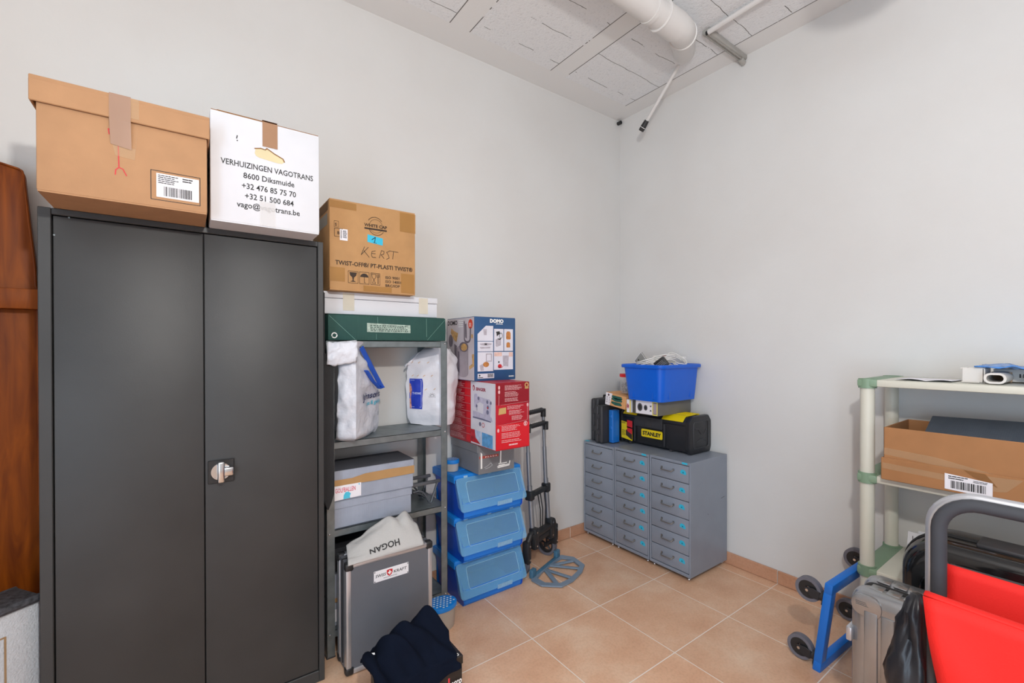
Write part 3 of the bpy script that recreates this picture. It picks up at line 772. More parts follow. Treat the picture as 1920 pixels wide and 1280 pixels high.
# printed panel follows the bulge
n_ = pr.cross(V((0, 0, 1)))
def onbag(a, z, d): return V((-1.745, -.052, 0)) + pr*a + V((0, 0, z)) + n_*(.011+.012*math.sin(PI*min(1, max(0, a/.195)))+d)
Fb = G_bag
b = MB(); b.grid(lambda u, v: Fb(.022+.076*u, lerp(1.028, 1.188, v), .0022), 10, 14); b.build('blue_panel', mat('blue_bag_print', '#2740b4', .35, var=.1), t)
b = MB(); b.stroke(Fb, [(.028, 1.18), (.092, 1.18)], .002, .0035); b.stroke(Fb, [(.028, 1.038), (.092, 1.038)], .002, .0035); b.stroke(Fb, [(.092, 1.18), (.093, 1.038)], .002, .0035)
b.text(Fb, 'THERME', .038, 1.105, .016, .052, bold=.02, d=.0035); b.build('printing', mat('pale_blue_print', '#b9c3ea', .5), t)
b = MB(); b.shape(Fb, [(.022, 1.03), (.034, 1.03), (.030, 1.09), (.036, 1.13), (.030, 1.16), (.022, 1.165)], .003); b.build('picture', mat('warm_photo_print', '#c98d7a', .5, var=.5, vscale=50), t)
b = MB(); b.arc(Fb, .155, 1.098, .0085, .0016, 0, 180, .0035)
for a in (20, 55, 90, 125, 160): b.stroke(Fb, [(.155+.012*math.cos(math.radians(a)), 1.098+.012*math.sin(math.radians(a))), (.155+.017*math.cos(math.radians(a)), 1.098+.017*math.sin(math.radians(a)))], .0014, .0035)
b.stroke(Fb, [(.136, 1.094), (.174, 1.094)], .0014, .0035); b.build('sun_logo', M_ink, t)
b = MB()
for a, z in ((.035, 1.275), (.075, 1.275), (.125, 1.275), (.035, 1.205), (.068, 1.205), (.105, 1.205), (.145, 1.205), (.11, 1.132), (.16, 1.135)): b.stroke(Fb, [(a, z-.004), (a+.010, z+.003)], .003, .0035)
b.build('printed_dots', mat('pale_orange_print', '#dcb68c', .6), t)

# ------------------------------------------------------------------ shoe boxes and small items on the third shelf
M_shoe = corrugated('blue_grey_shoebox_board', '#9aa1b0', 'X', .0055)
M_shoetop = mat('dark_shoebox_top', '#55575f', .7, var=.08)
def shoebox(t, x0, x1, y0, y1, z0, z1, lidh, top, m=M_shoe):
    b = MB(); b.box((x0+.003, y0+.003, z0), (x1-.004, y1-.003, z1-.004), .002, 1); b.build('box_base', m, t)
    b = MB(); b.box((x0, y0, z1-lidh), (x1, y0+.003, z1), .001, 1); b.box((x0, y1-.003, z1-lidh), (x1, y1, z1), .001, 1)
    b.box((x0, y0, z1-lidh), (x0+.003, y1, z1), .001, 1); b.box((x1-.003, y0, z1-lidh), (x1, y1, z1), .001, 1); l = b.build('lid', m, t)
    MB().box((x0, y0, z1-.003), (x1, y1, z1+.0005), .001, 1).build('lid_top', top, l)
t = thing('shoebox', 'blue-grey shoe box under the GOLFBALLEN box on the third shelf', 'box', (-2.02, -.17, .553), group=None)
shoebox(t, -2.214, -1.842, -.282, -.07, .5535, .6755, .034, M_shoe)
b = MB(); b.stroke(FY(-.2825), [(-2.20, .5565), (-2.03, .5575), (-1.86, .5555)], .003); b.build('dark_bottom_edge', mat('dark_board_edge', '#3a3e48', .8), t)  # dark line along the bottom front edge
t = thing('shoebox', 'blue-grey box with dark top, brown tape and a paper note reading GOLFBALLEN', 'box', (-2.02, -.17, .6765))
shoebox(t, -2.214, -1.832, -.284, -.075, .6768, .812, .043, M_shoetop)
bs = [o for o in t.children if o.name.startswith('lid')][0]; bs.data.materials[0] = M_shoe
[o for o in t.children if o.name.startswith('box_base')][0].data.materials[0] = M_shoe
F = FY(-.284)
b = MB(); b.shape(F, [(-2.214, .745), (-2.09, .742), (-2.05, .741), (-1.842, .743), (-1.832, .745), (-1.832, .781), (-1.96, .783), (-2.07, .781), (-2.13, .770), (-2.214, .771)], .0012)
b.build('packing_tape', mat('golden_brown_tape', '#b08a5c', .35, var=.08), t)
b = MB(); b.shape(F, [(-2.206, .680), (-2.089, .684), (-2.089, .744), (-2.206, .744)], .0016); pn = b.build('paper_note', M_paper, t)
b = MB(); b.text(F, 'GOLFBALLEN', -2.203, .714, .028, .088, bold=.008, d=.0022); b.build('note_lettering', mat('pink_red_ink', '#d8435f', .6), pn)
b = MB(); b.shape(F, [(-2.168, .682), (-2.166, .700), (-2.158, .712), (-2.145, .712), (-2.135, .702), (-2.140, .690), (-2.137, .683)], .0022); b.disc(F, -2.098, .738, .003, .0022); b.build('note_drawing', mat('turquoise_crayon', '#4cc3df', .7), pn)
MB().box((-2.236, -.285, .554), (-2.222, -.08, .668), .003).build('folder', M_whitecard)
fo = bpy.data.objects['folder']; fo['label'] = 'narrow pale folder standing on edge left of the shoe boxes, under the black cloth'; fo['category'] = 'folder'
M_grayp = mat('dark_grey_moulded_plastic', '#56595e', .4, var=.08)
t = thing('plastic_stand', 'dark grey plastic stand with V-shaped leg, right of the shoe boxes on the third shelf', 'stand', (-1.74, -.17, .553))
b = MB(); b.box((-1.822, -.235, .655), (-1.664, -.220, .672), .004); b.box((-1.822, -.12, .655), (-1.664, -.105, .672), .004); b.build('top_rail', M_grayp, t)
b = MB()
for y in (-.228, -.113): b.tube([(-1.680, y, .660), (-1.695, y, .62), (-1.715, y, .566), (-1.720, y, .5605), (-1.728, y, .566), (-1.745, y, .60), (-1.762, y, .622), (-1.785, y, .632), (-1.815, y, .628)], .007, 8, flat=((0, 1, 0), .005))
b.build('leg', M_grayp, t)
b = MB(); b.grid(lambda u, v: V((lerp(-1.812, -1.724, u), lerp(-.22, -.12, v), .618-.05*u**2.2)), 10, 2); b.build('curved_plate', M_grayp, t, solid=.003)

# black cloth hanging in the gap
M_cloth = mat('black_cloth', '#28282a', .9, var=.1, bump=.3, bscale=200)
t = thing('garment_bag', 'narrow black cloth garment bag hanging in the gap beside the steel cabinet', 'garment bag', (-2.262, -.31, .66))
rings = []
for i in range(30):
    z = lerp(.668, 1.585, i/29); k = math.sin(min(1, i/2.5)*PI/2); tp = 1 if z < 1.29 else max(0, 1-(z-1.29)/.04)
    w = .007+.017*tp+.002*noise.noise(V((0, 0, z*6))); rings.append([p for p in rrect(lerp(-2.2645, -2.245, tp), -.322+.004*noise.noise(V((3, 0, z*4))), w*k+.002, .022, .0018 if k < .5 else .006, 3, z)])
MB().loft(rings).build('cloth', M_cloth, t, 60)
MB().box((-2.270, -.340, 1.583), (-2.258, -.306, 1.592), .002).build('hem', M_black, t)

# ------------------------------------------------------------------ boxes on the lowest shelf
M_boxblk = mat('black_box_board', '#2b2c30', .6)
for lab, z0, z1, y0, lh, tp, m in (
    ('grey shoe box with white end label, lowest on the bottom shelf behind the case', .1155, .222, -.262, .028, M_shoetop, M_shoe),
    ('grey shoe box with brown tape, second in the stack behind the case', .2235, .352, -.268, .03, M_shoetop, M_shoe),
    ('black box topping the stack on the bottom shelf behind the aluminium case', .3535, .455, -.255, .03, M_boxblk, M_boxblk)):
    t = thing('shoebox', lab, 'box', (-2.03, -.16, z0), group='boxes on the bottom shelf')
    shoebox(t, -2.226, -1.86, y0, -.05, z0, z1, lh, tp, m)
    if 'lowest' in lab: MB().rect(FY(y0+.003), -2.212, .135, -2.19, .19, .001).build('label_sticker', M_paper, t)
    if 'tape' in lab: MB().rect(FY(y0+.003), -2.22, .2245, -2.10, .243, .001).build('packing_tape', MATS['golden_brown_tape'], t)

# ------------------------------------------------------------------ aluminium case
M_panel = mat('slate_grey_panel', '#62656c', .5, var=.06, vscale=6)
t = thing('aluminium_case', 'grey aluminium-edged flight case with SWISS KRAFT plate standing on the floor', 'case', (-2.01, -.38, 0))
x0, x1, y0, y1, z0, z1 = -2.202, -1.816, -.449, -.312, .004, .463
MB().box((x0+.004, y0+.003, z0+.004), (x1-.004, y1-.003, z1-.004)).build('panel', M_panel, t)
b = MB(); w, th = .021, .004
for ya, yb in ((y0, y0+.034), (y1-.034, y1)):
    for xa, xb, s in ((x0, x0+w, 1), (x1-w, x1, -1)):
        b.box((xa, ya, z0+.02), (xb, yb, z1-.02), .004, 2)
    for za, zb in ((z0, z0+w), (z1-w, z1)): b.box((x0+.02, ya, za), (x1-.02, yb, zb), .004, 2)
for x in (x0, x1-.012):
    for z in (z0, z1-.012): pass
b.build('edge_frame', M_alu, t)
b = MB(); ym = (y0+y1)/2
b.box((x0+.001, ym-.0035, z0+.02), (x1-.001, ym+.0035, z1-.001), .001, 1); b.build('seam', M_black, t)
for sx in (0, 1):
    for sy in (0, 1):
        for sz in (0, 1):
            b = MB(); c = V((x1 if sx else x0, y1 if sy else y0, z1 if sz else z0)); s = .032; e = .0035
            a = V((c.x-(s if sx else e), c.y-(s if sy else e), c.z-(s if sz else e*.8))); d_ = V((c.x+(e if sx else s), c.y+(e if sy else s), c.z+(e if sz else s)))
            b.box(a, d_, .010, 3); b.build('corner_cap', M_bplast, t)
b = MB(); b.box((x1-.02, ym-.012, .18), (x1+.012, ym+.012, .30), .006); b.build('handle', M_bplast, t)
b = MB()
for x in (-2.12, -1.90): b.box((x-.02, ym-.015, z1-.002), (x+.02, ym+.015, z1+.008), .002, 1)
b.build('latch', M_chrome, t)
F = FY(y0+.003)
pl = MB().box((-2.087, y0+.0015, .352), (-1.931, y0+.003, .400), .0005, 1).build('name_plate', mat('white_plate', '#e9e8ec', .35), t)
b = MB(); b.text(F, 'SWISS', -2.081, .372, .0175, .046, bold=.012, shear=.15, d=.002); b.text(F, 'KRAFT', -2.001, .372, .0175, .060, bold=.012, shear=.15, d=.002)
for x in (-2.083, -1.935):
    for z in (.356, .396): b.disc(F, x, z, .0025, .002, 10)
b.lines(F, -2.045, .361, -1.985, .364, 1, .6, 9, .002, 1, 0); b.build('plate_lettering', M_black, pl)
b = MB(); b.shape(F, [(-2.031, .392), (-2.018, .394), (-2.005, .392), (-2.005, .378), (-2.010, .370), (-2.018, .364), (-2.026, .370), (-2.031, .378)], .002); b.build('shield', M_red, pl)
b = MB(); cx, cz, q, w = -2.018, .380, .009, .0028; b.shape(F, [(cx+x*1.0, cz+z) for x, z in ((-w, -q), (w, -q), (w, -w), (q*.9, -w), (q*.9, w), (w, w), (w, q), (-w, q), (-w, w), (-q*.9, w), (-q*.9, -w), (-w, -w))], .0028); b.build('white_cross', M_white, pl)

# grey dust bag lying on the case
M_gcloth = mat('light_grey_cotton', '#bcbbb9', .95, var=.04, bump=.25, bscale=130)
t = thing('dust_bag', 'crumpled light grey cloth bag printed HOGAN lying on the aluminium case', 'bag', (-2.02, -.40, .467))
def dust(u, v):
    prof = .012+.092*math.sin(PI*min(1, u*.60+.05))**1.4
    if u > .88: prof *= 1-(u-.88)*2.6
    x = -2.196+.335*u-.03*v*(u-.85); y = -.456+.118*v
    z = .475+prof*math.sin(v*PI*.5)**.9 - .014*(1-v)**3
    z += .012*noise.noise(V((u*6, v*3, 1)))*v+.010*math.sin(u*17+v*5+3*noise.noise(V((u*3, v*2, 8))))*v*max(0, min(1, (u-.35)*2.5))
    y += .010*noise.noise(V((u*8, v*3, 5)))*v
    return V((x, y, max(z, .4765 if y > -.447 else z)))
MB().grid(dust, 40, 18).build('cloth', M_gcloth, t, 70, solid=.006)
def dframe(a, b_, d=0):
    """surface frame: a along the bag (0..1), b_ up the slope (0..1)"""
    p = dust(a, b_); n = (dust(a+.01, b_)-p).cross(dust(a, b_+.01)-p).normalized(); return p+n*(.0036+d)
b = MB(); b.text(lambda a, q, d=0: dframe(.68-a, .22-q, d), 'HOGAN', 0, 0, .17, .40, bold=.02, d=.0012); b.build('printing', M_ink, t)

# ------------------------------------------------------------------ ecco box and jacket
t = thing('shoebox', 'black shoe box printed ecco on the floor at the bottom edge, under a navy jacket', 'box', (-2.0, -.69, 0))
M_ecco = mat('black_ecco_board', '#2c2725', .45)
x0, x1, y0, y1, z1 = -2.160, -1.840, -.775, -.612, .130
b = MB(); b.box((x0+.003, y0+.003, 0), (x1-.003, y1-.003, z1-.004), .002, 1); b.build('box_base', M_ecco, t)
b = MB(); b.box((x0, y0, z1-.034), (x1, y1, z1), .002, 1); b.build('lid', M_ecco, t)
b = MB(); b.text(FY(y0), 'ecco', -1.897, .028, .036, .048, bold=.035, d=.0045); b.text(FZ(z1), 'ecco', -1.902, -.768, .034, .05, bold=.03, d=.001); b.build('printing', M_white, t)
b = MB(); b.rect(FY(y0+.003), -1.906, .004, -1.899, .062, .001); b.build('red_bar', mat('coral_red_print', '#e2404a', .5), t)
M_navy = mat('dark_navy_cotton', '#111725', 1.0, var=.12, bump=.2, bscale=160, spec=.08)
t = thing('jacket', 'crumpled dark navy jacket heaped over the black shoe box', 'jacket', (-2.0, -.69, .13))
def jack(u, v):
    s = v; x = -2.188+(.300+.022*v)*u
    # v 0 = back of the heap, .7 = front edge of the box, 1 = hem hanging in front
    if s < .68: k = s/.68; y = -.585-.200*k; z = .139
    else: k = (s-.68)/.32; y = -.785-.012*math.sin(k*PI*.5); z = .139-.085*k*(.35+.65*(1-u))
    top = max(0, math.sin(PI*min(1, s/.72)))**.8 if s < .72 else 0
    h = .035+.075*math.exp(-((u-.88)/.17)**2-((s-.12)/.22)**2)*2+.05*math.exp(-((u-.25)/.25)**2-((s-.3)/.25)**2)+.095*math.exp(-((u-.56)/.26)**2-((s-.2)/.3)**2)
    z += h*(top if s > .12 else max(top, .75*s/.12))
    rd = .5+.5*math.cos(2*(u*8.5-s*6.5+2.6*noise.noise(V((u*2.6, s*2.6, 2)))))
    z += (.024*rd**2-.008)*top + .012*noise.noise(V((u*6, s*5, 7)))*top
    if s < .03: z -= .05*(1-s/.03)
    y += .008*noise.noise(V((u*7, s*4, 3)))*(1 if s < .66 else .25) - (.010*(.5+.5*math.sin(u*21+2*noise.noise(V((u*4, s, 5)))))*(s-.68)/.32 if s > .68 else 0)
    x += .012*noise.noise(V((u*3, s*6, 9)))
    if s < .68 and z < .138: z = .138
    return V((x, y, z))
MB().grid(jack, 84, 64).build('cloth', M_navy, t, 70, solid=.007)
b = MB()
for u0 in (0,):
    b.tube([(-2.175, -.63, .175), (-2.186, -.68, .20), (-2.180, -.74, .185), (-2.165, -.79, .15), (-2.16, -.812, .10)], lambda q: .020+.006*math.sin(q*9), 12)
b.build('sleeve', M_navy, t, 70)
b = MB(); b.lines(FR((-2.188, -.675, .212), (.8, -.5, .1), (0, .35, .9)), 0, 0, .028, .008, 1, .8, 4, .0015, 3, .05); b.build('size_tag', M_white, t)

def copy_tree(o, parent=None):
    c = o.copy(); C.objects.link(c)
    if parent: c.parent = parent
    for ch in list(o.children): copy_tree(ch, c)
    return c

# ------------------------------------------------------------------ blue storage tubs
M_tub = mat('bright_blue_plastic', '#1580d8', .35, var=.04)
M_tubfr = mat('royal_blue_plastic', '#1579dc', .36, var=.04)
M_tubin = mat('deep_blue_plastic', '#0d50c4', .38, var=.05)
M_flap = mat('translucent_blue_flap', '#8cc8ec', .16, alpha=.28, var=.03)
M_frame = mat('frosted_blue_flap', '#74bcec', .22, alpha=.36, var=.03)
M_flaprim = mat('pale_blue_ridge', '#a9d4ef', .2, alpha=.8, var=.03)
def storage_tub(z, label):
    t = thing('storage_tub', label, 'storage tub', (-1.375, -.15, z), group='blue stacking tubs with clear flaps', local=True)
    wb, wt, hh = .190, .213, .224; yf, ybk = -.145, .148
    side = lambda w, s: [(s*w, y, zz) for y, zz in ()]
    # hollow tub body: taper outwards, front cut low for the flap
    def sx(zz): return lerp(wb, wt-.006, zz/.2)
    b = MB()
    outer = [(ybk-.012, 0), (yf+.006, 0), (yf-.004, .012), (yf-.008, .088), (-.100, .195), (ybk, .195)]
    for s in (-1, 1):
        A = [b.v((s*sx(zz), y, zz)) for y, zz in outer]; B2 = [b.v((s*(sx(zz)-.004), y*.985, zz+.001)) for y, zz in outer]
        b.bm.faces.new(A if s > 0 else A[::-1]); b.bm.faces.new(B2[::-1] if s > 0 else B2)
        for i in range(len(A)): b.bm.faces.new((A[i], A[(i+1) % 6], B2[(i+1) % 6], B2[i]))
    b.build('side_wall', M_tubin, t, 35)
    b = MB(); b.prism([(-wb, 0), (wb, 0), (wb, .004), (-wb, .004)], 'y', yf+.006, ybk-.012)
    rings = []
    for y, zz in ((yf+.008, .001), (yf-.003, .012), (yf-.0075, .088)):
        w = sx(zz); rings.append([(-w, y+.02, zz), (-w+.006, y+.004, zz), (-w+.02, y, zz), (w-.02, y, zz), (w-.006, y+.004, zz), (w, y+.02, zz), (w-.004, y+.024, zz), (0, y+.008, zz), (-w+.004, y+.024, zz)])
    b.loft(rings); b.box((-wt+.012, ybk-.012, .002), (wt-.012, ybk, .195), .003, 1)
    b.build('body', M_tubfr, t)
    # lid with turned-down rim
    b = MB()
    b.prism([(-.098, .196), (-.098, .219), (-.090, .2235), (ybk+.006, .2235), (ybk+.016, .214), (ybk+.016, .178), (ybk+.008, .178), (ybk+.004, .196)], 'x', -wt, wt, .004, 2)
    for s in (-1, 1): b.box((min(s*wt, s*(wt+.004))-.001, -.098, .182), (max(s*wt, s*(wt+.004))+.001, ybk+.012, .219), .002, 1)
    b.box((-.15, -.02, .2225), (.15, ybk-.04, .2265), .002, 1)
    l = b.build('lid', M_tub, t)
    b = MB()
    for x in (-.15, 0, .15): b.box((x-.012, -.103, .2), (x+.012, -.096, .216), .002, 1)
    b.build('hinge', M_flaprim, l)
    # slanting flap
    p0, p1 = V((0, -.100, .206)), V((0, -.166, .046)); up = (p0-p1).normalized(); ln = (p0-p1).length
    F = FR(p1, (1, 0, 0), up); w1, w0 = wt-.004, wt+.0
    b = MB()
    def slab(pts, d0, d1):
        lo = [b.v(F(a, q, d0)) for a, q in pts]; hi = [b.v(F(a, q, d1)) for a, q in pts]; n = len(pts)
        fs = [b.bm.faces.new(lo[::-1]), b.bm.faces.new(hi)]+[b.bm.faces.new((lo[i], lo[(i+1) % n], hi[(i+1) % n], hi[i])) for i in range(n)]
    slab(rrect(0, ln/2, w0, ln/2, .016, 4), 0, .0025)
    for s in (-1, 1):      # short return along each side
        q = [F(s*w0, .012, .002), F(s*w1, ln-.012, .002), F(s*w1, ln-.012, -.022), F(s*w0, .03, -.022)]
        b.poly(q if s > 0 else q[::-1])
    fl_ = b.build('flap', M_flap, t, 30)
    b = MB(); q0 = rrect(0, ln/2, w0-.001, ln/2-.001, .016, 4); q1 = rrect(.006, ln/2+.008, w0-.05, ln/2-.032, .012, 4); n_ = len(q0)
    A = [b.v(F(*q, .0031)) for q in q0]; B2 = [b.v(F(*q, .0031)) for q in q1]
    for i in range(n_): b.bm.faces.new((A[i], A[(i+1) % n_], B2[(i+1) % n_], B2[i]))
    b.build('flap_frame', M_frame, fl_)
    b = MB()
    ring = [F(a, q, .0035) for a, q in rrect(.006, ln/2+.008, w0-.05, ln/2-.032, .012, 4)]; b.tube(ring, .0016, 6, closed=True)
    b.build('raised_border', M_flaprim, fl_)
    b = MB()
    for i in range(16): b.box(F(.012+i*.0062-.0018, -.006, .001), F(.012+i*.0062+.0018, .016, .008))
    b.build('grip_ribs', M_flaprim, fl_)
    return t
tb = storage_tub(0.001, 'bottom one of three stacked blue tubs with clear flaps, standing on the floor')
for z, lab in ((.2275, 'middle one of three stacked blue tubs with clear flaps'), (.454, 'top one of three stacked blue tubs, with a grey shoe box on its lid')):
    c = copy_tree(tb); c.location.z = z; c['label'] = lab

# ------------------------------------------------------------------ moisture absorbers
M_cup = mat('translucent_cup', '#cfcac2', .3, alpha=.75, var=.03)
def absorber(loc, label, rx, ry, h, rot=0):
    t = thing('moisture_absorber', label, 'moisture absorber', loc, rot, local=True)
    el = lambda k, z: [(rx*k*math.cos(2*PI*i/32), ry*k*math.sin(2*PI*i/32), z) for i in range(32)]
    MB().loft([el(.80, 0), el(.83, .004), el(.93, h-.018), el(.95, h-.016)]).build('cup', M_cup, t)
    l = MB().loft([el(.97, h-.020), el(1.0, h-.018), el(1.0, h-.006), el(.96, h), el(.9, h+.001)]).build('lid', M_tub, t)
    b = MB(); F = FZ(h+.001); s = rx/4.6
    for i in range(-4, 5):
        for j in range(-4, 5):
            x, y = i*s+(s/2 if j % 2 else 0), j*s*.9
            if (x/rx)**2+(y/ry)**2 < .66: b.disc(F, x, y, s*.30, .0008, 10, s*.24)
    b.build('perforations', mat('pale_hole', '#dbe9ee', .6), l)
    return t
absorber((-1.735, -.372, 0), 'clear plastic moisture absorber with blue perforated lid on the floor beside the case', .082, .060, .118)
absorber((-1.552, -.150, .6805), 'small moisture absorber with blue perforated lid on top of the blue tubs', .040, .040, .062)

# ------------------------------------------------------------------ grey shoe box, red sewing machine box, bread maker box
M_pgrey = mat('mid_grey_board', '#77787c', .55)
x0, x1, y0, y1, z0, z1 = -1.488, -1.250, -.322, -.02, .6815, .838
t = thing('shoebox', 'grey shoe box printed PRADA between the blue tubs and the red box', 'box', (-1.37, -.17, z0))
MB().box((x0+.003, y0+.003, z0), (x1-.003, y1-.003, z1-.005), .002, 1).build('box_base', M_pgrey, t)
MB().box((x0, y0+.012, z1-.045), (x1+.004, y1, z1), .002, 1).build('lid', M_pgrey, t)
F = FY(y0+.003)
b = MB(); b.rect(F, x0+.006, .764, -1.36, .778); b.build('red_band', mat('brick_red_band', '#a8483f', .5), t)
b = MB(); b.text(F, 'P R A D A', -1.445, .767, .010, .075, bold=.02, d=.0012); b.shape(F, [(-1.474, .712), (-1.464, .712), (-1.464, .790), (-1.474, .800)], .0012); b.shape(F, [(-1.352, .725), (-1.343, .727), (-1.341, .792), (-1.349, .792)], .0014)
b.stroke(F, [(-1.366, .702), (-1.29, .706), (-1.285, .728)], .006, .0012); b.stroke(F, [(-1.366, .702), (-1.366, .709), (-1.29, .712)], .004, .0012)
b.lines(F, -1.36, .709, -1.30, .727, 2, .5, 3, .0012, 4); b.build('label_print', M_white, t)
b = MB(); b.stroke(F, [(-1.45, .715), (-1.43, .722), (-1.41, .735), (-1.40, .722)], .003, .0012); b.stroke(F, [(-1.445, .708), (-1.42, .712), (-1.40, .722)], .003, .0012); b.build('shoe_drawing', mat('pale_grey_print', '#b5b6ba', .5), t)

def photo_print(name, col, var=.35, sc=40): return mat(name, col, .35, var=var, vscale=sc)
x0, x1, y0, y1, z0, z1 = -1.492, -1.282, -.492, -.012, .839, 1.176
t = thing('cardboard_box', 'red and white SINGER sewing machine box under the blue bread maker box', 'box', (-1.39, -.25, z0))
M_sred = mat('crimson_box_print', '#b3182a', .38, var=.03); M_sred2 = mat('bright_red_print', '#d3202c', .35, var=.05); M_sdark = mat('dark_crimson_print', '#8e1424', .38)
M_gold2 = mat('gold_print', '#c9a56a', .4); M_pink = mat('pale_pink_print', '#e6b9bb', .5); M_lgrey = mat('light_grey_print', '#d9d8e2', .4)
carton(t, x0, x1, y0, y1, z0, z1, M_sred, .003, seam='y')
F = FY(y0); S = lambda px, py: (lerp(x0, x1, (px-678)/(1100-678)), lerp(z1, z0, (py-128)/(975-128)))
def R4(b, F, map_, a, c, d=.0008):
    (u0, v0), (u1, v1) = map_(*a), map_(*c); b.rect(F, min(u0, u1), min(v0, v1), max(u0, u1), max(v0, v1), d)
b = MB(); R4(b, F, S, (680, 132), (1098, 400)); b.build('dark_panel', M_sdark, t)
b = MB(); R4(b, F, S, (680, 650), (1098, 965), .0008); b.build('bright_panel', M_sred2, t)
b = MB()
for (a, c, rows, sd) in (((785, 160), (1000, 225), 5, 1), ((785, 240), (980, 310), 5, 2), ((785, 320), (960, 370), 3, 3), ((815, 420), (1035, 470), 3, 4), ((835, 480), (1035, 540), 4, 5), ((870, 550), (1035, 610), 4, 6), ((745, 665), (980, 740), 5, 7), ((745, 755), (990, 830), 4, 8), ((745, 845), (1000, 885), 2, 9)):
    (u0, v1), (u1, v0) = S(*a), S(*c); b.lines(F, u0, v0, u1, v1, rows, .35, 5, .0014, sd)
b.stroke(F, [S(715, 280), S(712, 405)], .0016, .0014); b.stroke(F, [S(1075, 430), S(1073, 620)], .0016, .0014); b.stroke(F, [S(735, 405), S(1080, 385)], .0008, .0014); b.stroke(F, [S(710, 660), S(1070, 625)], .0008, .0014)
for q in ((716, 185), (716, 240), (705, 720), (1075, 430)): b.disc(F, *S(*q), .006, .0014, 10, .010)
(u, v) = S(1048, 670); b.arc(F, u, v, .011, .003, 0, 360, .0014); b.text(F, 'S', u-.006, v-.007, .02, .012, bold=.05, d=.0014)
b.lines(F, *S(835, 930), *S(950, 905), 1, .7, 3, .0014, 12, .05)
b.build('panel_print', M_pink, t)
b = MB(); (u, v) = S(1063, 170); b.arc(F, u, v, .010, .006, 0, 360, .0014); b.shape(F, [(u-.010, v-.010), (u-.012, v-.019), (u+.012, v-.019), (u+.010, v-.010)], .0014)
b.shape(F, [S(708, 525), S(715, 445), S(800, 438), S(800, 515)], .0014); b.build('gold_emblem', M_gold2, t)
G = FX(x0); T = lambda px, py: ((lerp(.245, .492, (px-350)/(675-350)) if px > 350 else lerp(.012, .245, (px-70)/(350-70))), None)
def Sd(px, py):      # left face: skewed photo coordinates -> (a, z)
    a = lerp(.250, .490, (px-352)/(672-352)) if px >= 352 else lerp(.02, .250, (px-95)/(352-95))
    top = lerp(70, 150, max(0, (px-130)/545)); bot = lerp(770, 980, max(0, (px-70)/605))
    return a, lerp(z1, z0, (py-top)/(bot-top))
b = MB(); b.rect(G, .252, z0+.004, .4905, z1-.003, .0008); wp = b.build('white_panel', M_lgrey, t)
b = MB()
for i in range(8): b.rect(G, .205 if i < 5 else .19, z0+.010+i*.041, .249, z0+.046+i*.041, .0008)
b.build('bright_red_flash', M_sred2, t)
b = MB()
for i in range(8):
    b.lines(G, .022, z0+.012+i*.041, .19, z0+.040+i*.041, 6, .32, 7, .0012, 20+i); b.rect(G, .014, z0+.0475+i*.041, .249, z0+.0486+i*.041, .0012)
b.build('language_print', M_pink, t)
b = MB(); b.text(G, 'SINGER', .305, 1.128, .022, .098, bold=.045, d=.0014); b.disc(G, .283, 1.140, .011, .0014, 18, .015); b.build('brand_lettering', mat('maroon_print', '#9c2b48', .4), wp)
b = MB(); b.text(G, 'S', .277, 1.131, .02, .011, bold=.05, d=.002); b.build('brand_letter', M_white, wp)
# printed sewing machine
b = MB(); D = .0014
b.shape(G, [Sd(*q) for q in ((400, 285), (410, 265), (440, 268), (450, 300), (560, 335), (600, 345), (625, 370), (610, 560), (520, 520), (525, 400), (480, 370), (440, 390), (440, 450), (405, 420))], D)
b.shape(G, [Sd(*q) for q in ((385, 540), (385, 470), (450, 490), (520, 520), (625, 565), (640, 620), (500, 580))], D)
b.build('machine_picture', mat('lilac_grey_print', '#bcbad0', .35, var=.12, vscale=50), wp)
b = MB(); D = .002
b.shape(G, [Sd(*q) for q in ((385, 540), (500, 570), (620, 615), (620, 628), (500, 590), (385, 556))], D)
for q, r in (((462, 325), .010), ((575, 375), .010), ((582, 440), .010), ((578, 500), .012), ((437, 415), .008), ((618, 390), .008)): b.disc(G, *Sd(*q), r, D, 14)
b.stroke(G, [Sd(440, 420), Sd(440, 470)], .003, D); b.disc(G, *Sd(482, 640), .011, D, 14)
b.build('machine_dark_print', mat('slate_print', '#6d6f8c', .4), wp)  # darker printed parts of the machine picture
b = MB(); b.disc(G, *Sd(580, 447), .006, .0026, 12); b.arc(G, *Sd(522, 655), .011, .003, 0, 360, .002); b.build('red_details', M_red, wp)
b = MB(); b.shape(G, [Sd(*q) for q in ((358, 690), (410, 705), (420, 800), (488, 890), (358, 840))], D); b.build('fabric_picture', photo_print('red_fabric_print', '#bb2a36'), wp)
b = MB(); b.shape(G, [Sd(*q) for q in ((412, 705), (492, 735), (490, 880), (425, 800))], D); b.build('stitch_picture', photo_print('pale_sky_print', '#b8cbe6', .2), wp)
b = MB(); b.shape(G, [Sd(*q) for q in ((505, 740), (640, 790), (640, 955), (505, 905))], D); b.build('jeans_picture', photo_print('denim_blue_print', '#5f9ed2', .3), wp)

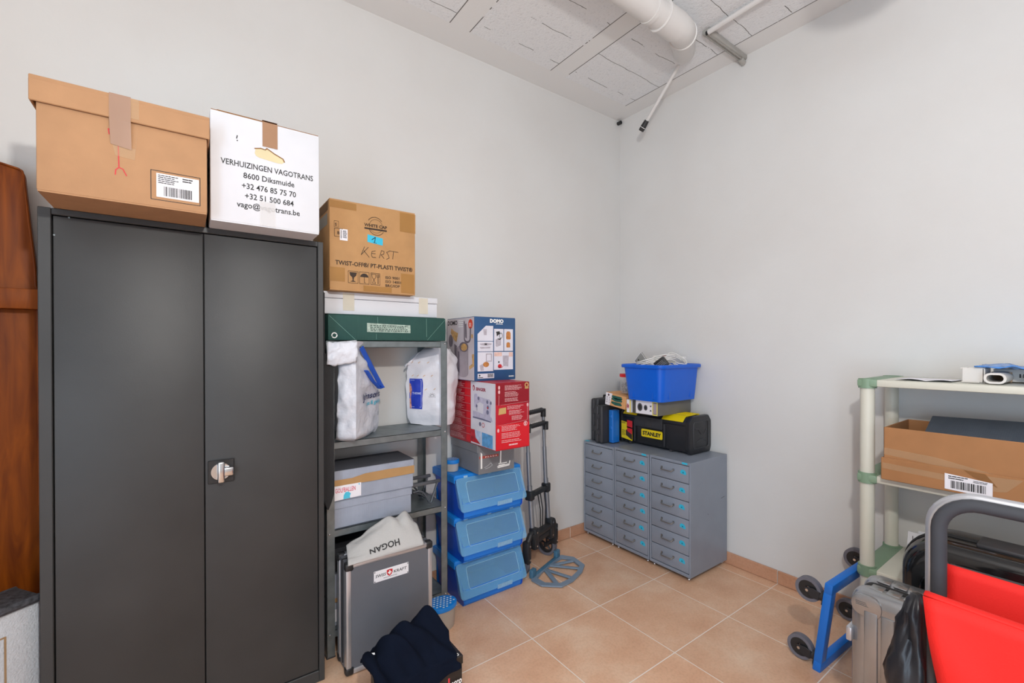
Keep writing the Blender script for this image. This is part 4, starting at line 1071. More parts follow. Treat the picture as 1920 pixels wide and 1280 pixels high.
x0, x1, y0, y1, z0, z1 = -1.512, -1.246, -.322, -.02, 1.1765, 1.516
t = thing('cardboard_box', 'blue and white DOMO bread maker box on top of the stack beside the shelving', 'box', (-1.38, -.17, z0))
M_dblue = mat('petrol_blue_print', '#27517f', .35, var=.05)
carton(t, x0, x1, y0, y1, z0, z1, M_dblue, .003, seam='x')
F = FY(y0); Dm = lambda px, py: (lerp(x0, x1, (px-540)/(1232-540)), lerp(z1, z0, (py-112)/(1190-112)))
b = MB()
b.shape(F, [Dm(590, 405), Dm(590, 520), Dm(845, 520), Dm(845, 262), Dm(725, 262)][::-1])
for a, c in (((590, 530), (845, 695)), ((860, 310), (1020, 690)), ((1030, 310), (1185, 690)), ((590, 705), (845, 1030)), ((855, 705), (1185, 1012)), ((590, 1068), (860, 1150))): R4(b, F, Dm, a, c)
pn = b.build('picture_panels', M_lgrey, t)
b = MB(); u, v = Dm(790, 205); b.text(F, 'DOMO', u, v, .026, .088, bold=.06, d=.0012); b.lines(F, *Dm(890, 235), *Dm(1005, 218), 1, .6, 4, .0012, 2, 0); u, v = Dm(1110, 1140); b.text(F, 'DOMO', u, v, .009, .034, bold=.05, d=.0012); b.build('brand_lettering', M_white, t)
D = .0013
b = MB()
b.shape(F, [Dm(*q) for q in ((620, 565), (720, 550), (820, 560), (810, 585), (720, 600), (640, 590))], D); b.shape(F, [Dm(*q) for q in ((620, 620), (800, 615), (790, 645), (640, 650))], D)
b.shape(F, [Dm(*q) for q in ((885, 490), (975, 475), (975, 590), (900, 620), (885, 600))], D); b.outline(F, *Dm(730, 860), *Dm(815, 740), .006, D)
b.shape(F, [Dm(*q) for q in ((1005, 770), (1110, 770), (1100, 960), (1015, 950))], D); b.shape(F, [Dm(*q) for q in ((620, 930), (680, 900), (690, 1015), (635, 1020))], D)
b.shape(F, [Dm(*q) for q in ((680, 320), (740, 320), (735, 420), (690, 420))], D)
b.build('appliance_pictures', mat('greyish_mauve_print', '#b3acb6', .4, var=.15, vscale=60), pn)
b = MB(); b.shape(F, [Dm(*q) for q in ((890, 360), (950, 350), (960, 385), (905, 440), (900, 390))], .0018); b.arc(F, *Dm(975, 425), .010, .003, 0, 360, .0018, 16, .014); b.shape(F, [Dm(*q) for q in ((905, 480), (975, 470), (965, 500), (935, 495))], .0018)
b.rect(F, *Dm(700, 585), *Dm(740, 562), .0018); b.disc(F, *Dm(938, 880), .005, .0018, 10); b.lines(F, *Dm(750, 1135), *Dm(850, 1075), 3, .6, 3, .0018, 5, .1); b.lines(F, *Dm(600, 1145), *Dm(680, 1120), 1, .5, 4, .0018, 5, .1); b.disc(F, *Dm(620, 1098), .005, .0018, 10)
b.build('dark_details', M_ink, pn)
b = MB()
for cx, cy, w, h in ((1105, 420, 40, 70), (1102, 585, 33, 45)): b.shape(F, [Dm(cx-w, cy+h*.8), Dm(cx-w*.7, cy+h), Dm(cx+w*.7, cy+h), Dm(cx+w, cy+h*.8), Dm(cx+w*.95, cy-h*.6), Dm(cx+w*.5, cy-h), Dm(cx-w*.5, cy-h), Dm(cx-w*.95, cy-h*.6)], D)
b.disc(F, *Dm(725, 915), .019, .0018, 18, .014); b.build('bread_pictures', photo_print('bread_brown_print', '#b9793f', .3, 80), pn)
b = MB(); b.disc(F, *Dm(955, 950), .013, .0018, 18, .011); b.stroke(F, [Dm(925, 970), Dm(985, 975), Dm(1010, 955)], .003, .0018); b.build('tomato_picture', M_red, pn)
b = MB(); R4(b, F, Dm, (862, 712), (992, 780), D); R4(b, F, Dm, (1112, 712), (1180, 790), D); b.build('hand_pictures', photo_print('skin_tone_print', '#dcb9ae', .2), pn)
G = FX(x0)
b = MB(); b.rect(G, .022, z0+.003, .3215, z1-.003, .0008); wp = b.build('photo_side', photo_print('mauve_photo_print', '#c4bbc2', .12, 6), t)
Ds = lambda px, py: (lerp(.02, .322, (px-45)/(540-45)), lerp(z1, z0, (py-lerp(135, 105, (px-45)/495))/(1060)))
D = .0014
b = MB(); u, v = Ds(60, 250); b.text(G, 'DOMO', u, v, .034, .112, bold=.03, d=D); b.build('brand_lettering', M_ink, wp)
el = lambda cx, cy, rx, ry, a0, a1, n=14: [(cx+rx*math.cos(math.radians(a0+(a1-a0)*i/n)), cy+ry*math.sin(math.radians(a0+(a1-a0)*i/n))) for i in range(n+1)]
b = MB(); b.shape(G, [Ds(*q) for q in el(338, 1040, 103, 90, 0, 180)+el(338, 650, 103, 60, 180, 360)], D); b.build('bread_maker_picture', photo_print('warm_grey_print', '#9d9299', .12, 20), wp)
b = MB(); b.stroke(G, [Ds(*q) for q in [(372, 190)]+el(425, 470, 52, 60, 180, 0)+[(482, 300)]], .011, D); b.shape(G, [Ds(*q) for q in ((385, 230), (410, 215), (415, 470), (390, 455))], D); b.shape(G, [Ds(*q) for q in el(120, 520, 42, 110, 0, 360)], D)
b.shape(G, [Ds(*q) for q in el(362, 615, 82, 85, 0, 360)], .0018); b.shape(G, [Ds(*q) for q in ((185, 570), (235, 600), (232, 820), (195, 820))], D); b.shape(G, [Ds(*q) for q in ((250, 690), (285, 700), (285, 1060), (255, 1040))], .0018); b.build('pan_picture', photo_print('dark_mauve_print', '#6f6570', .2, 30), wp)
b = MB(); b.disc(G, *Ds(368, 620), .033, .0024, 20, .020); b.shape(G, [Ds(*q) for q in ((130, 300), (190, 350), (260, 385), (230, 540), (180, 500), (120, 380))], D); b.shape(G, [Ds(*q) for q in ((500, 730), (538, 720), (538, 920), (460, 990), (455, 930), (510, 880))], D); b.disc(G, *Ds(505, 430), .009, D, 12, .012)
b.build('bread_picture', photo_print('crust_print', '#c59a5f', .3, 60), wp)
b = MB(); b.disc(G, *Ds(478, 230), .023, D, 24, .026); b.build('red_badge', mat('orange_red_print', '#dd4a30', .45), wp)
b = MB(); b.lines(G, *Ds(455, 275), *Ds(500, 205), 4, .4, 2, .002, 6); b.lines(G, *Ds(265, 290), *Ds(360, 150), 4, .35, 2, .0014, 21, .3); b.build('badge_print', M_white, wp)

# ------------------------------------------------------------------ folding hand truck
M_tubealu = mat('brushed_grey_tube', '#8f9399', .35, metal=.6, var=.05)
M_platebl = mat('blue_grey_metal_plate', '#8296aa', .4, metal=.2, var=.08)
t = thing('hand_truck', 'folding luggage hand truck with black handles and grey nose plate on the floor', 'hand truck', (-.980, -.150, 0), math.radians(20), local=True)
px_ = .097
b = MB()
for s in (-1, 1): b.cyl((s*px_, -.052, .20), (s*px_, -.030, .52), .0155, seg=16)
b.build('lower_pole', M_tubealu, t)
b = MB()
for s in (-1, 1): b.cyl((s*px_, -.030, .50), (s*px_, -.020, .72), .0130, seg=16); b.cyl((s*px_, -.0205, .71), (s*px_, -.012, .94), .0105, seg=16)
b.build('upper_pole', M_tubealu, t)
for y, z in ((-.010, .955), (-.028, .875)):
    b = MB(); b.tube([(-px_-.006, y, z-.035), (-px_-.004, y, z-.006), (-px_+.02, y, z+.003)]+[(lerp(-px_+.03, px_-.03, i/12), y-.004, z+(.003 if i % 2 else -.001)) for i in range(13)]+[(px_-.02, y, z+.003), (px_+.004, y, z-.006), (px_+.006, y, z-.035)], .0135, 12)
    b.cyl((px_+.004, y, z-.045), (px_+.004, y, z+.006), .017, seg=14); b.build('handle', M_bplast, t)
b = MB(); b.box((-px_-.02, -.055, .452), (px_+.02, -.022, .480), .006)
for s in (-1, 1): b.box((s*px_-.022, -.056, .435), (s*px_+.022, -.008, .492), .008)
b.build('cross_bar', M_bplast, t)
b = MB()
b.box((-.115, -.075, .175), (.115, -.040, .210), .005); b.box((-.13, -.082, .215), (.13, -.045, .248), .006)
for s in (-1, 1): b.box((s*px_-.022, -.085, .150), (s*px_+.022, -.035, .275), .008); b.box((s*.165-.018, -.075, .085), (s*.165+.018, -.03, .215), .008); b.tube([(s*px_, -.06, .255), (s*.14, -.06, .245), (s*.165, -.055, .20)], .016, 10)
b.build('hinge_bracket', M_bplast, t)
b = MB()
for s in (-1, 1):
    for q in ((s*px_, -.086, .17), (s*px_, -.086, .25), (s*.165, -.078, .19), (s*.165, -.078, .11)): b.cyl((q[0], q[1]+.004, q[2]), q, .0055, seg=10)
b.build('rivet', M_chrome, t)
for s in (-1, 1):
    b = MB(); b.ringtube((s*.150, .002, .068), (s*.182, .002, .068), .068, .052, 32); w_ = b.build('wheel', M_rub, t)
    b = MB(); b.ringtube((s*.155, .002, .068), (s*.177, .002, .068), .053, .040, 28); b.cyl((s*.146, .002, .068), (s*.186, .002, .068), .014, seg=16)
    for k in range(5):
        a = 2*PI*k/5; b.box((s*.160 if s > 0 else s*.172, .002-.005, .068+.010), (s*.172 if s > 0 else s*.160, .002+.005, .068+.044), 0, rot=None) if k == 0 else b.cyl((s*.166, .002, .068), (s*.166, .002+.044*math.sin(a), .068+.044*math.cos(a)), .006, seg=8)
    b.build('hub', M_bplast, w_)
    b = MB(); b.tube([(s*.15, -.05, .12), (s*.148, -.02, .09), (s*.148, .002, .068)], .008, 8); b.build('wheel_arm', M_bplast, t)
# nose plate: ring with spokes, hinged at the back
b = MB()
outl = [(-.185, -.095), (-.205, -.175), (-.15, -.275), (-.06, -.300), (.06, -.300), (.15, -.275), (.205, -.175), (.185, -.095), (.10, -.078), (-.10, -.078)]
cx_, cy_ = 0, -.185
inn = [(cx_+(x-cx_)*.82, cy_+(y-cy_)*.76) for x, y in outl]
zlo, zhi = .004, .013
n = len(outl); A = [b.v((x, y, zlo)) for x, y in outl]; B2 = [b.v((x, y, zhi)) for x, y in outl]; A2 = [b.v((x, y, zlo)) for x, y in inn]; B3 = [b.v((x, y, zhi)) for x, y in inn]
for i in range(n):
    j = (i+1) % n
    for q in ((A[i], A[j], B2[j], B2[i]), (B2[i], B2[j], B3[j], B3[i]), (B3[i], B3[j], A2[j], A2[i]), (A2[i], A2[j], A[j], A[i])): b.bm.faces.new(q)
bmesh.ops.recalc_face_normals(b.bm, faces=b.bm.faces)
for p in ((-.15, -.255), (-.03, -.285), (.10, -.275), (.18, -.20)):
    b.tube([(0.03*(-1 if p[0] < 0 else 1), -.10, .0085), (p[0], p[1], .0085)], .0045, 8, flat=((0, 0, 1), .015))
pl = b.build('nose_plate', M_platebl, t)
b = MB(); b.box((-.15, -.095, .006), (.15, -.075, .020), .004); b.box((.125, -.095, .006), (.170, -.070, .055), .004); b.box((-.170, -.095, .006), (-.125, -.070, .055), .004); b.build('plate_hinge', mat('blue_grey_hinge', '#4c7a96', .4, metal=.2), pl)
b = MB()
for x, dx in ((-.03, .012), (.0, .004), (.045, -.01)): b.tube([(x, -.048, .452), (x+dx*.5, -.062, .36), (x+dx, -.060, .245)], .0035, 8)
b.build('elastic_cord', M_black, t)

# ------------------------------------------------------------------ filing drawer cabinets
M_file = mat('grey_lacquered_steel', '#868e9b', .38, var=.05, vscale=7)
M_pull = mat('dull_metal_pull', '#8f8e8a', .35, metal=.8, var=.05)
def drawer_cabinet(y0, y1, label, z_off, stickers, seed):
    """narrow six-drawer steel cabinet; y0 > y1, front faces -x"""
    xf, xb, z0, z1 = -.398, -.004, .026, .682+z_off
    t = thing('drawer_cabinet', label, 'cabinet', ((xf+xb)/2, (y0+y1)/2, 0), group='six-drawer grey steel cabinets')
    rnd = random.Random(seed)
    b = MB(); th = .010
    b.box((xf, y1, z0), (xb, y1+th, z1), .0015, 1); b.box((xf, y0-th, z0), (xb, y0, z1), .0015, 1)
    b.box((xf, y1+th, z1-.016), (xb, y0-th, z1), .001, 1); b.box((xf, y1+th, z0), (xb, y0-th, z0+.018), .001, 1); b.box((xb-.006, y1+th, z0+.018), (xb, y0-th, z1-.016))
    b.build('body', M_file, t)
    MB().box((xf+.016, y1+th+.0004, z0+.019), (xf+.019, y0-th-.0004, z1-.0165)).build('drawer_gap_shade', M_gapshade, t, label='black sheet behind the drawers, painted-in shade of the gaps')  # shade between the drawers, put in as a black sheet
    F = FX(xf+.002); ph = (z1-.018-z0-.020)/6
    for i in range(6):
        za = z0+.020+i*ph+.002; zb = za+ph-.004
        d = MB().box((xf+.002, y1+th+.002, za), (xf+.0155, y0-th-.002, zb), .002, 2).build('drawer', M_file, t)
        ym = (y0+y1)/2+.012; zc = (za+zb)/2+.006
        b = MB(); b.tube([(xf+.004, ym-.040, zc+.006), (xf-.012, ym-.038, zc-.002), (xf-.017, ym-.032, zc-.004), (xf-.017, ym+.032, zc-.004), (xf-.012, ym+.038, zc-.002), (xf+.004, ym+.040, zc+.006)], .0032, 8)
        b.box((xf-.001, ym-.045, zc+.0), (xf+.002, ym-.035, zc+.012)); b.box((xf-.001, ym+.035, zc+.0), (xf+.002, ym+.045, zc+.012)); b.build('handle', M_pull, d)
        if stickers:
            a, q = -(y1+.052)+rnd.uniform(-.006, .004), zc+rnd.uniform(.002, .010)
            b = MB(); b.shape(F, [(a-.018, q-.010), (a+.019, q-.015), (a+.019, q), (a+.010, q+.011), (a-.008, q+.013), (a-.018, q+.004)], .0008); st = b.build('sticker', M_cyan, d)
            b = MB(); b.shape(F, [(a-.005, q-.007), (a+.005, q-.008), (a+.004, q+.001), (a-.004, q+.001)], .0014); b.build('sticker_mark', mat('dark_teal_ink', '#1d7f96', .6), st)
    b = MB(); G = FX(xf)
    if stickers: b.rect(G, -(y1+.055), z1-.012, -(y1+.020), z1-.001, .0008); b.build('corner_sticker', M_cyan, t)
    else: b.rect(FZ(z1), xf+.002, y0-.04, xf+.03, y0-.002, .0008); b.build('corner_sticker', M_cyan, t)
    for x in (xf+.02, xb-.02):
        for y in (y1+.022, y0-.022):
            b = MB(); b.cyl((x, y, .012), (x, y, z0+.002), .005, seg=10); b.sphere((x, y, .0095), .0095, 1, 1, 1, 12, 8); b.build('caster', M_chrome, t)
    return t
drawer_cabinet(-.004, -.284, 'grey six-drawer steel cabinet at the left, in the room corner, drawers without blue stickers', -.006, False, 1)
drawer_cabinet(-.290, -.570, 'middle one of three grey six-drawer steel cabinets, blue sticker on each drawer', .0, True, 2)
t = drawer_cabinet(-.576, -.856, 'right-hand grey six-drawer steel cabinet with its bare side showing and blue stickers', .004, True, 3)
b = MB(); Fs = FY(-.856); b.stroke(Fs, [(-.075, .425), (-.035, .43)], .003); b.stroke(Fs, [(-.22, .36), (-.215, .355)], .003); b.build('scratch', mat('dark_scratch', '#4a4a4e', .7), t)

# ------------------------------------------------------------------ on the drawer cabinets
def tool_case(label, x0, x1, y0, y1, z0, z1, m=None, group=None):
    """plastic tool case standing on its long edge; narrow side faces -x"""
    t = thing('tool_case', label, 'tool case', ((x0+x1)/2, (y0+y1)/2, z0), group=group); m = m or M_bplast2
    ym = (y0+y1)/2
    MB().box((x0, y1, z0), (x1, ym-.002, z1), .014, 4).build('case_half', m, t); MB().box((x0, ym+.002, z0), (x1, y0, z1-.003), .014, 4).build('case_half', m, t)
    b = MB(); b.box((x0+.006, ym-.004, z0+.008), (x1-.006, ym+.004, z1-.010), .002, 1); b.build('seam', M_black, t)
    b = MB()
    for zz in (lerp(z0, z1, .3), lerp(z0, z1, .7)): b.box((x0-.004, ym-.016, zz-.018), (x0+.004, ym+.016, zz+.018), .003)
    b.build('latch', m, t)
    xm = (x0+x1)/2
    MB().tube([(xm-.06, ym, z1-.012), (xm-.055, ym, z1+.012), (xm+.055, ym, z1+.012), (xm+.06, ym, z1-.012)], .008, 10).build('handle', M_black, t)
    return t
tool_case('tall black tool case in the corner behind the other black case on the drawer cabinets', -.345, -.03, -.020, -.092, .6765, .985)
tool_case('black tool case with ribbed edge standing in front of the taller black one', -.384, -.09, -.096, -.166, .6765, .945)
M_bcase = mat('mid_blue_plastic', '#1d76d2', .4, var=.05)
t = thing('tool_case', 'slim blue plastic case standing between the black cases and the black toolbox', 'tool case', (-.29, -.19, .682))
MB().box((-.322, -.212, .683), (-.252, -.172, .912), .006, 3).build('case_body', M_bcase, t)
MB().box((-.326, -.214, .70), (-.314, -.192, .902), .003, 1).build('case_lid', M_bcase, t)
b = MB(); b.box((-.329, -.204, .78), (-.324, -.182, .80), .002, 1); b.box((-.329, -.204, .86), (-.324, -.182, .88), .002, 1); b.build('latch', M_bcase, t)

# toolbox
M_tb = mat('black_toolbox_plastic', '#222327', .42, var=.08, bump=.05, bscale=300); M_yel = mat('toolbox_yellow', '#e8cf12', .4, var=.04)
xf, xb, ya, yb, z0 = -.236, -.006, -.275, -.752, .6912
yaL = -.206
t = thing('toolbox', 'long black toolbox with yellow lid flaps and a yellow STANLEY badge', 'toolbox', (-.12, -.45, z0))
prof = lambda s: [(xf+.012, z0+.010), (xf+.002, z0+.17), (xf+.004, z0+.185), (xf+.035, z0+.226), (xb-.03, z0+.226), (xb-.001, z0+.19), (xb-.008, z0+.010)]
MB().prism([(xf+.014, z0+.006), (xf+.006, z0+.172), (xb-.004, z0+.172), (xb-.012, z0+.006)], 'y', yb+.030, yaL-.006, .006, 2).build('body', M_tb, t)
b = MB(); b.prism([(xf+.001, z0+.172), (xf+.001, z0+.192), (xf+.032, z0+.222), (xb-.030, z0+.222), (xb-.002, z0+.192), (xb-.002, z0+.172)], 'y', yb+.028, yaL-.004, .004, 2); ld = b.build('lid', M_tb, t)
ep = [(xf+.006, z0), (xf-.006, z0+.03), (xf-.006, z0+.195), (xf+.028, z0+.232), (xb-.028, z0+.232), (xb+.002, z0+.195), (xb+.002, z0+.03), (xb-.010, z0)]
for y in ((yb, yb+.032), (yaL-.02, yaL)):
    b = MB(); b.prism(ep, 'y', *y, .006, 2); e_ = b.build('end_cap', M_tb, t)
    if y[0] == yb:
        G = FR((xf, yb, z0), (1, 0, 0), (0, 0, 1)); w = xb-xf
        b = MB(); b.tube([G(a, q, .001) for a, q in rrect(w/2, .115, w*.36, .082, .02, 4)], .003, 6, closed=True)
        b.tube([G(a, q, .001) for a, q in ((.05, .155), (.085, .150), (.115, .118), (.150, .115), (.18, .145))], .003, 6); b.tube([G(a, q, .001) for a, q in ((.06, .07), (.10, .085), (.14, .085), (.18, .07))], .003, 6)
        b.build('moulded_rib', M_bplast2, e_)
for y0_, y1_ in ((-.700, -.545), (-.345, -.228)):
    b = MB(); b.prism([(xf+.001, z0+.194), (xf+.002, z0+.199), (xf+.036, z0+.232), (xb-.045, z0+.233), (xb-.045, z0+.224), (xf+.030, z0+.223)], 'y', y0_, y1_, .002, 1)
    for k in range(1, 6): b.box((lerp(xf+.05, xb-.05, k/6)-.002, y0_+.01, z0+.231), (lerp(xf+.05, xb-.05, k/6)+.002, y1_-.01, z0+.2355))
    b.build('yellow_flap', M_yel, ld, label='yellow lid flap')
b = MB(); b.box((xf+.045, -.53, z0+.222), (xb-.055, -.36, z0+.236), .004); b.build('top_handle', M_bplast2, ld)
b = MB(); b.box((xf-.008, -.555, z0+.125), (xf+.004, -.335, z0+.195), .004); b.box((xf-.010, -.47, z0+.135), (xf, -.42, z0+.185), .003); b.build('latch', M_bplast2, t)
b = MB()
for y in (-.33, -.565): b.box((xf-.002, y-.006, z0+.02), (xf+.008, y+.006, z0+.165), .003)
b.box((xf+.006, -.62, z0-.004), (xb-.02, -.60, z0+.008)); b.box((xf+.006, -.30, z0-.004), (xb-.02, -.28, z0+.008)); b.build('rib', M_bplast2, t)
G = FX(xf-.001)
b = MB(); b.shape(G, rrect(.477, z0+.088, .083, .026, .008, 3), .0085); bd = b.build('badge', M_yel, t)
b = MB(); b.text(G, 'STANLEY', .405, z0+.076, .034, .145, bold=.05, d=.0092); b.build('badge_lettering', M_black, bd)
b = MB(); b.shape(G, [(.222, z0+.028), (.318, z0+.016), (.318, z0+.085), (.270, z0+.10), (.270, z0+.140), (.222, z0+.146)], .0082); st = b.build('product_sticker', M_yel, t)
b = MB(); b.shape(G, [(.262, z0+.05), (.316, z0+.022), (.316, z0+.095), (.29, z0+.095), (.262, z0+.085)], .009); b.lines(G, .228, z0+.045, .258, z0+.085, 5, .4, 2, .009, 8); b.lines(G, .226, z0+.128, .262, z0+.14, 2, .5, 2, .009, 8); b.build('sticker_picture', mat('dark_brown_picture', '#3a2a22', .5, var=.4, vscale=60), st)
b = MB(); b.shape(G, [(.272, z0+.112), (.318, z0+.106), (.318, z0+.152), (.272, z0+.156)], .009); b.shape(G, [(.272, z0+.08), (.318, z0+.06), (.318, z0+.098), (.276, z0+.103)], .0096); b.build('sticker_red', M_red, st)

# items stacked on the toolbox and cases
M_tan = mat('peach_card', '#d9a26c', .7, var=.04)
t = thing('cardboard_box', 'small tilted orange and white box with a green picture, propped on the black cases', 'box', (-.28, -.28, .95), local=True)
t.location = (-.37, -.275, .990); t.rotation_euler = (math.radians(7), 0, 0)
MB().box((0, -.088, -.043), (.17, .088, .043), .002, 1).build('box_body', M_tan, t)
F = FR((0, 0, 0), (0, -1, 0), (0, 0, 1))
b = MB(); b.shape(F, [(-.087, -.042), (-.045, -.042), (-.03, .042), (-.087, .042)], .0006); b.build('white_end', M_paper, t)
b = MB()
for q in (-.018, .008, .024): b.shape(F, [(-.030, q-.006), (.0, q-.014), (.055, q-.010), (.062, q), (.05, q+.004), (.055, q+.010), (-.028, q+.008), (-.034, q)], .0012)
b.build('green_picture', mat('dark_green_print', '#1d5a50', .6, var=.3, vscale=70), t)
b = MB()
for q in (-.022, -.006, .010): b.arc(F, -.072, q, .004, .0025, 0, 300, .0012, 10); b.stroke(F, [(-.055, q-.005), (-.046, q), (-.052, q+.006)], .002, .0012)
b.disc(F, -.062, .028, .008, .0012, 12); b.build('printing', mat('maroon_black_print', '#51323a', .6), t)

t = thing('screw_jar', 'clear plastic jar of grey screws with a bright red lid behind the blue crate', 'jar', (-.30, -.312, 1.045), local=True)
t.location = (-.275, -.295, 1.0365)
b = MB(); ring = lambda r, z: [(r*math.cos(2*PI*i/28), r*math.sin(2*PI*i/28), z) for i in range(28)]
b.loft([ring(.040, 0), ring(.043, .004), ring(.044, .105), ring(.042, .112)]); b.build('jar', mat('clear_plastic', '#d6cfcc', .15, alpha=.24, var=.02), t)
MB().loft([ring(.047, .112), ring(.049, .114), ring(.049, .130), ring(.046, .134)]).build('lid', mat('red_lid_plastic', '#d0202a', .35), t)
b = MB(); rnd = random.Random(4)
for i in range(170):
    a, r, z = rnd.uniform(0, 2*PI), .038*math.sqrt(rnd.random()), rnd.uniform(.006, .070)
    p = V((r*math.cos(a), r*math.sin(a), z)); dv = V((rnd.uniform(-1, 1), rnd.uniform(-1, 1), rnd.uniform(-.6, .6))).normalized()*.011
    q = p+dv
    if math.hypot(q.x, q.y) > .039 or q.z < .003: q = p-dv*.5
    b.cyl(p, q, .0018, .0012, 6)
sc_ = b.build('screws', mat('zinc_screws', '#5d5f62', .35, metal=.6, var=.4, vscale=60), t); sc_['kind'] = 'stuff'

t = thing('small_box', 'small white box with red print and yellow edge between the orange box and the sockets', 'box', (-.33, -.39, .925))
MB().box((-.372, -.408, .9235), (-.25, -.3735, 1.008), .0015, 1).build('box_body', M_paper, t)
F = FX(-.372)
MB().rect(F, .400, .9245, .408, 1.007, .0008).build('yellow_edge', M_yel, t)
b = MB()
for p in ([(.378, .955), (.394, .975)], [(.380, .978), (.393, .954)], [(.386, .950), (.386, .982)], [(.377, .966), (.396, .965)]): b.stroke(F, p, .004, .0012)
b.build('red_print', mat('magenta_red_print', '#c23a55', .6), t)

M_sgrey = mat('taupe_grey_card', '#6f6c66', .55, var=.06)
t = thing('cardboard_box', 'low grey box with speaker-like picture on a white front, under the blue crate', 'box', (-.19, -.52, .925))
x0, x1, y0, y1, z0, z1 = -.366, -.010, -.612, -.418, .9235, 1.0125
carton(t, x0, x1, y1*0+y0, y1, z0, z1, M_sgrey, .002, seam='x')
F = FX(x0)
b = MB(); b.rect(F, .445, z0+.004, .572, z1-.002, .0008); wp = b.build('white_front', M_paper, t)
b = MB(); b.disc(F, .478, .968, .020, .0014, 22, .026); b.disc(F, .522, .968, .014, .0014, 20, .018); b.shape(F, [(.552, .985), (.568, .985), (.563, .975), (.557, .975)], .0014); b.shape(F, [(.552, .948), (.568, .948), (.563, .958), (.557, .958)], .0014); b.build('dark_circles', mat('grey_ink_print', '#5a5a60', .5), wp)
b = MB(); b.disc(F, .478, .968, .013, .002, 18, .018); b.disc(F, .522, .968, .008, .002, 16, .011); b.build('circle_centres', M_ink, wp)
b = MB(); b.outline(F, .576, z0+.005, .608, z1-.004, .006, .0008); b.build('yellow_frame', mat('pale_yellow_print', '#e6d96b', .5), t)
b = MB(); b.rect(F, .580, z0+.012, .604, z1-.012, .0012); b.build('mauve_strip', mat('mauve_grey_print', '#a79aa6', .5), t)
b = MB()
for a in (.424, .430, .437): b.rect(F, a, z0+.003, a+.003, z1-.004, .001)
b.build('grey_stripes', M_ink, t)

# blue crate
M_crate = mat('cobalt_blue_plastic', '#005fd4', .38, var=.03)
t = thing('crate', 'cobalt blue open plastic crate full of cables on top of the toolbox stack', 'crate', (-.21, -.525, 1.014))
def rr3(x0, x1, y0, y1, r, z, n=6): return [V(p) for p in rrect((x0+x1)/2, (y0+y1)/2, (x1-x0)/2, (y1-y0)/2, r, n, z)]
bx0, bx1, by0, by1 = -.398, -.022, -.660, -.396
tx0, tx1, ty0, ty1 = -.420, -.008, -.680, -.372
rings = []
def off(r, k, z): c = sum(r, V())/len(r); return [V((p.x+(p.x-c.x)/abs(p.x-c.x)*k, p.y+(p.y-c.y)/abs(p.y-c.y)*k, z)) for p in r]
base = rr3(bx0, bx1, by0, by1, .035, 1.015); top = rr3(tx0, tx1, ty0, ty1, .045, 1.222)
b = MB()
b.loft([rr3(bx0+.01, bx1-.01, by0+.01, by1-.01, .03, 1.0145), base, top, off(top, .012, 1.222), off(top, .014, 1.226), off(top, .014, 1.240), off(top, .010, 1.244), off(top, .001, 1.244), off(top, -.004, 1.236), off(base, -.004, 1.021)], True, True)
b.build('crate_body', M_crate, t, 40)
b = MB()
for s in (.2, .8):
    yy = lerp(by0, by1, s); b.box((bx0-.006, yy-.012, 1.03), (bx0+.004, yy+.012, 1.222), .004)
    xx = lerp(bx0, bx1, s); b.box((xx-.012, by0-.006, 1.03), (xx+.012, by0+.004, 1.222), .004)
b.build('rib', M_crate, t)
# contents
M_cable = mat('white_cable', '#e6e3df', .45)
rnd = random.Random(12)
cr = 'odds and ends in the blue crate'
def coil(label, c, r, z, turns, seed, th=.0042, m=M_cable, tilt=.3):
    rr = random.Random(seed); pts = []
    for i in range(turns*18):
        a = 2*PI*i/18; k = r*(1+.12*math.sin(i*.7+seed)+.05*rr.random())
        pts.append((c[0]+k*math.cos(a), c[1]+k*1.1*math.sin(a), z+tilt*r*math.cos(a+seed)+.004*rr.random()+i*.0006))
    b = MB(); b.tube(pts, th, 7)
    t = thing('cable', label, 'cable', (c[0], c[1], z), group=None); b.build('wire', m, t, 60)
    p = V(pts[-1]); b = MB(); b.box(p-V((.010, .010, .006)), p+V((.016, .012, .010)), .003); b.build('plug', m, t)
    return t
coil('coiled white cable in the left half of the blue crate', (-.29, -.47), .060, 1.240, 3, 1)
coil('coiled white cable heaped in the middle of the blue crate', (-.22, -.55), .065, 1.245, 4, 2)
coil('white cable looped above the rim at the right end of the blue crate', (-.12, -.585), .050, 1.250, 3, 5, .0036, M_cable, .75)
b = MB()
t = thing('foam_filling', 'white bubble wrap lump filling the blue crate between the cables', 'packing', (-.2, -.52, 1.03))
b = MB(); b.grid(lambda u, v: V((lerp(-.40, -.035, u), lerp(-.655, -.40, v), 1.20+.048*math.sin(PI*u)*math.sin(PI*v)+.018*noise.noise(V((u*6, v*5, 2))))), 24, 18); b.build('sheet', mat('white_bubble_wrap', '#dcdad8', .4, bump=.4, bscale=60), t, 60, solid=.004)
t = thing('metal_plate', 'grey square plate standing on its corner at the left of the blue crate', 'plate', (-.30, -.45, 1.2), local=True)
t.location = (-.33, -.462, 1.262); t.rotation_euler = (math.radians(46), 0, math.radians(-8))
MB().box((-.006, -.042, -.042), (.006, .042, .042), .002, 1).build('plate', mat('grey_plate', '#8f8f8a', .45), t)
b = MB(); F = FR((-.006, 0, 0), (0, -1, 0), (0, 0, 1)); b.outline(F, -.041, -.041, .041, .041, .003, .0008); b.build('light_edge', M_paper, t)
b = MB(); b.disc(F, -.02, -.01, .006, .0008); b.disc(F, .015, -.02, .006, .0008); b.build('hole', M_ink, t)
t = thing('adapter', 'black power adapter lying at a tilt at the front right of the blue crate', 'adapter', (-.3, -.62, 1.22), local=True)
t.location = (-.335, -.617, 1.250); t.rotation_euler = (math.radians(-38), 0, math.radians(20))
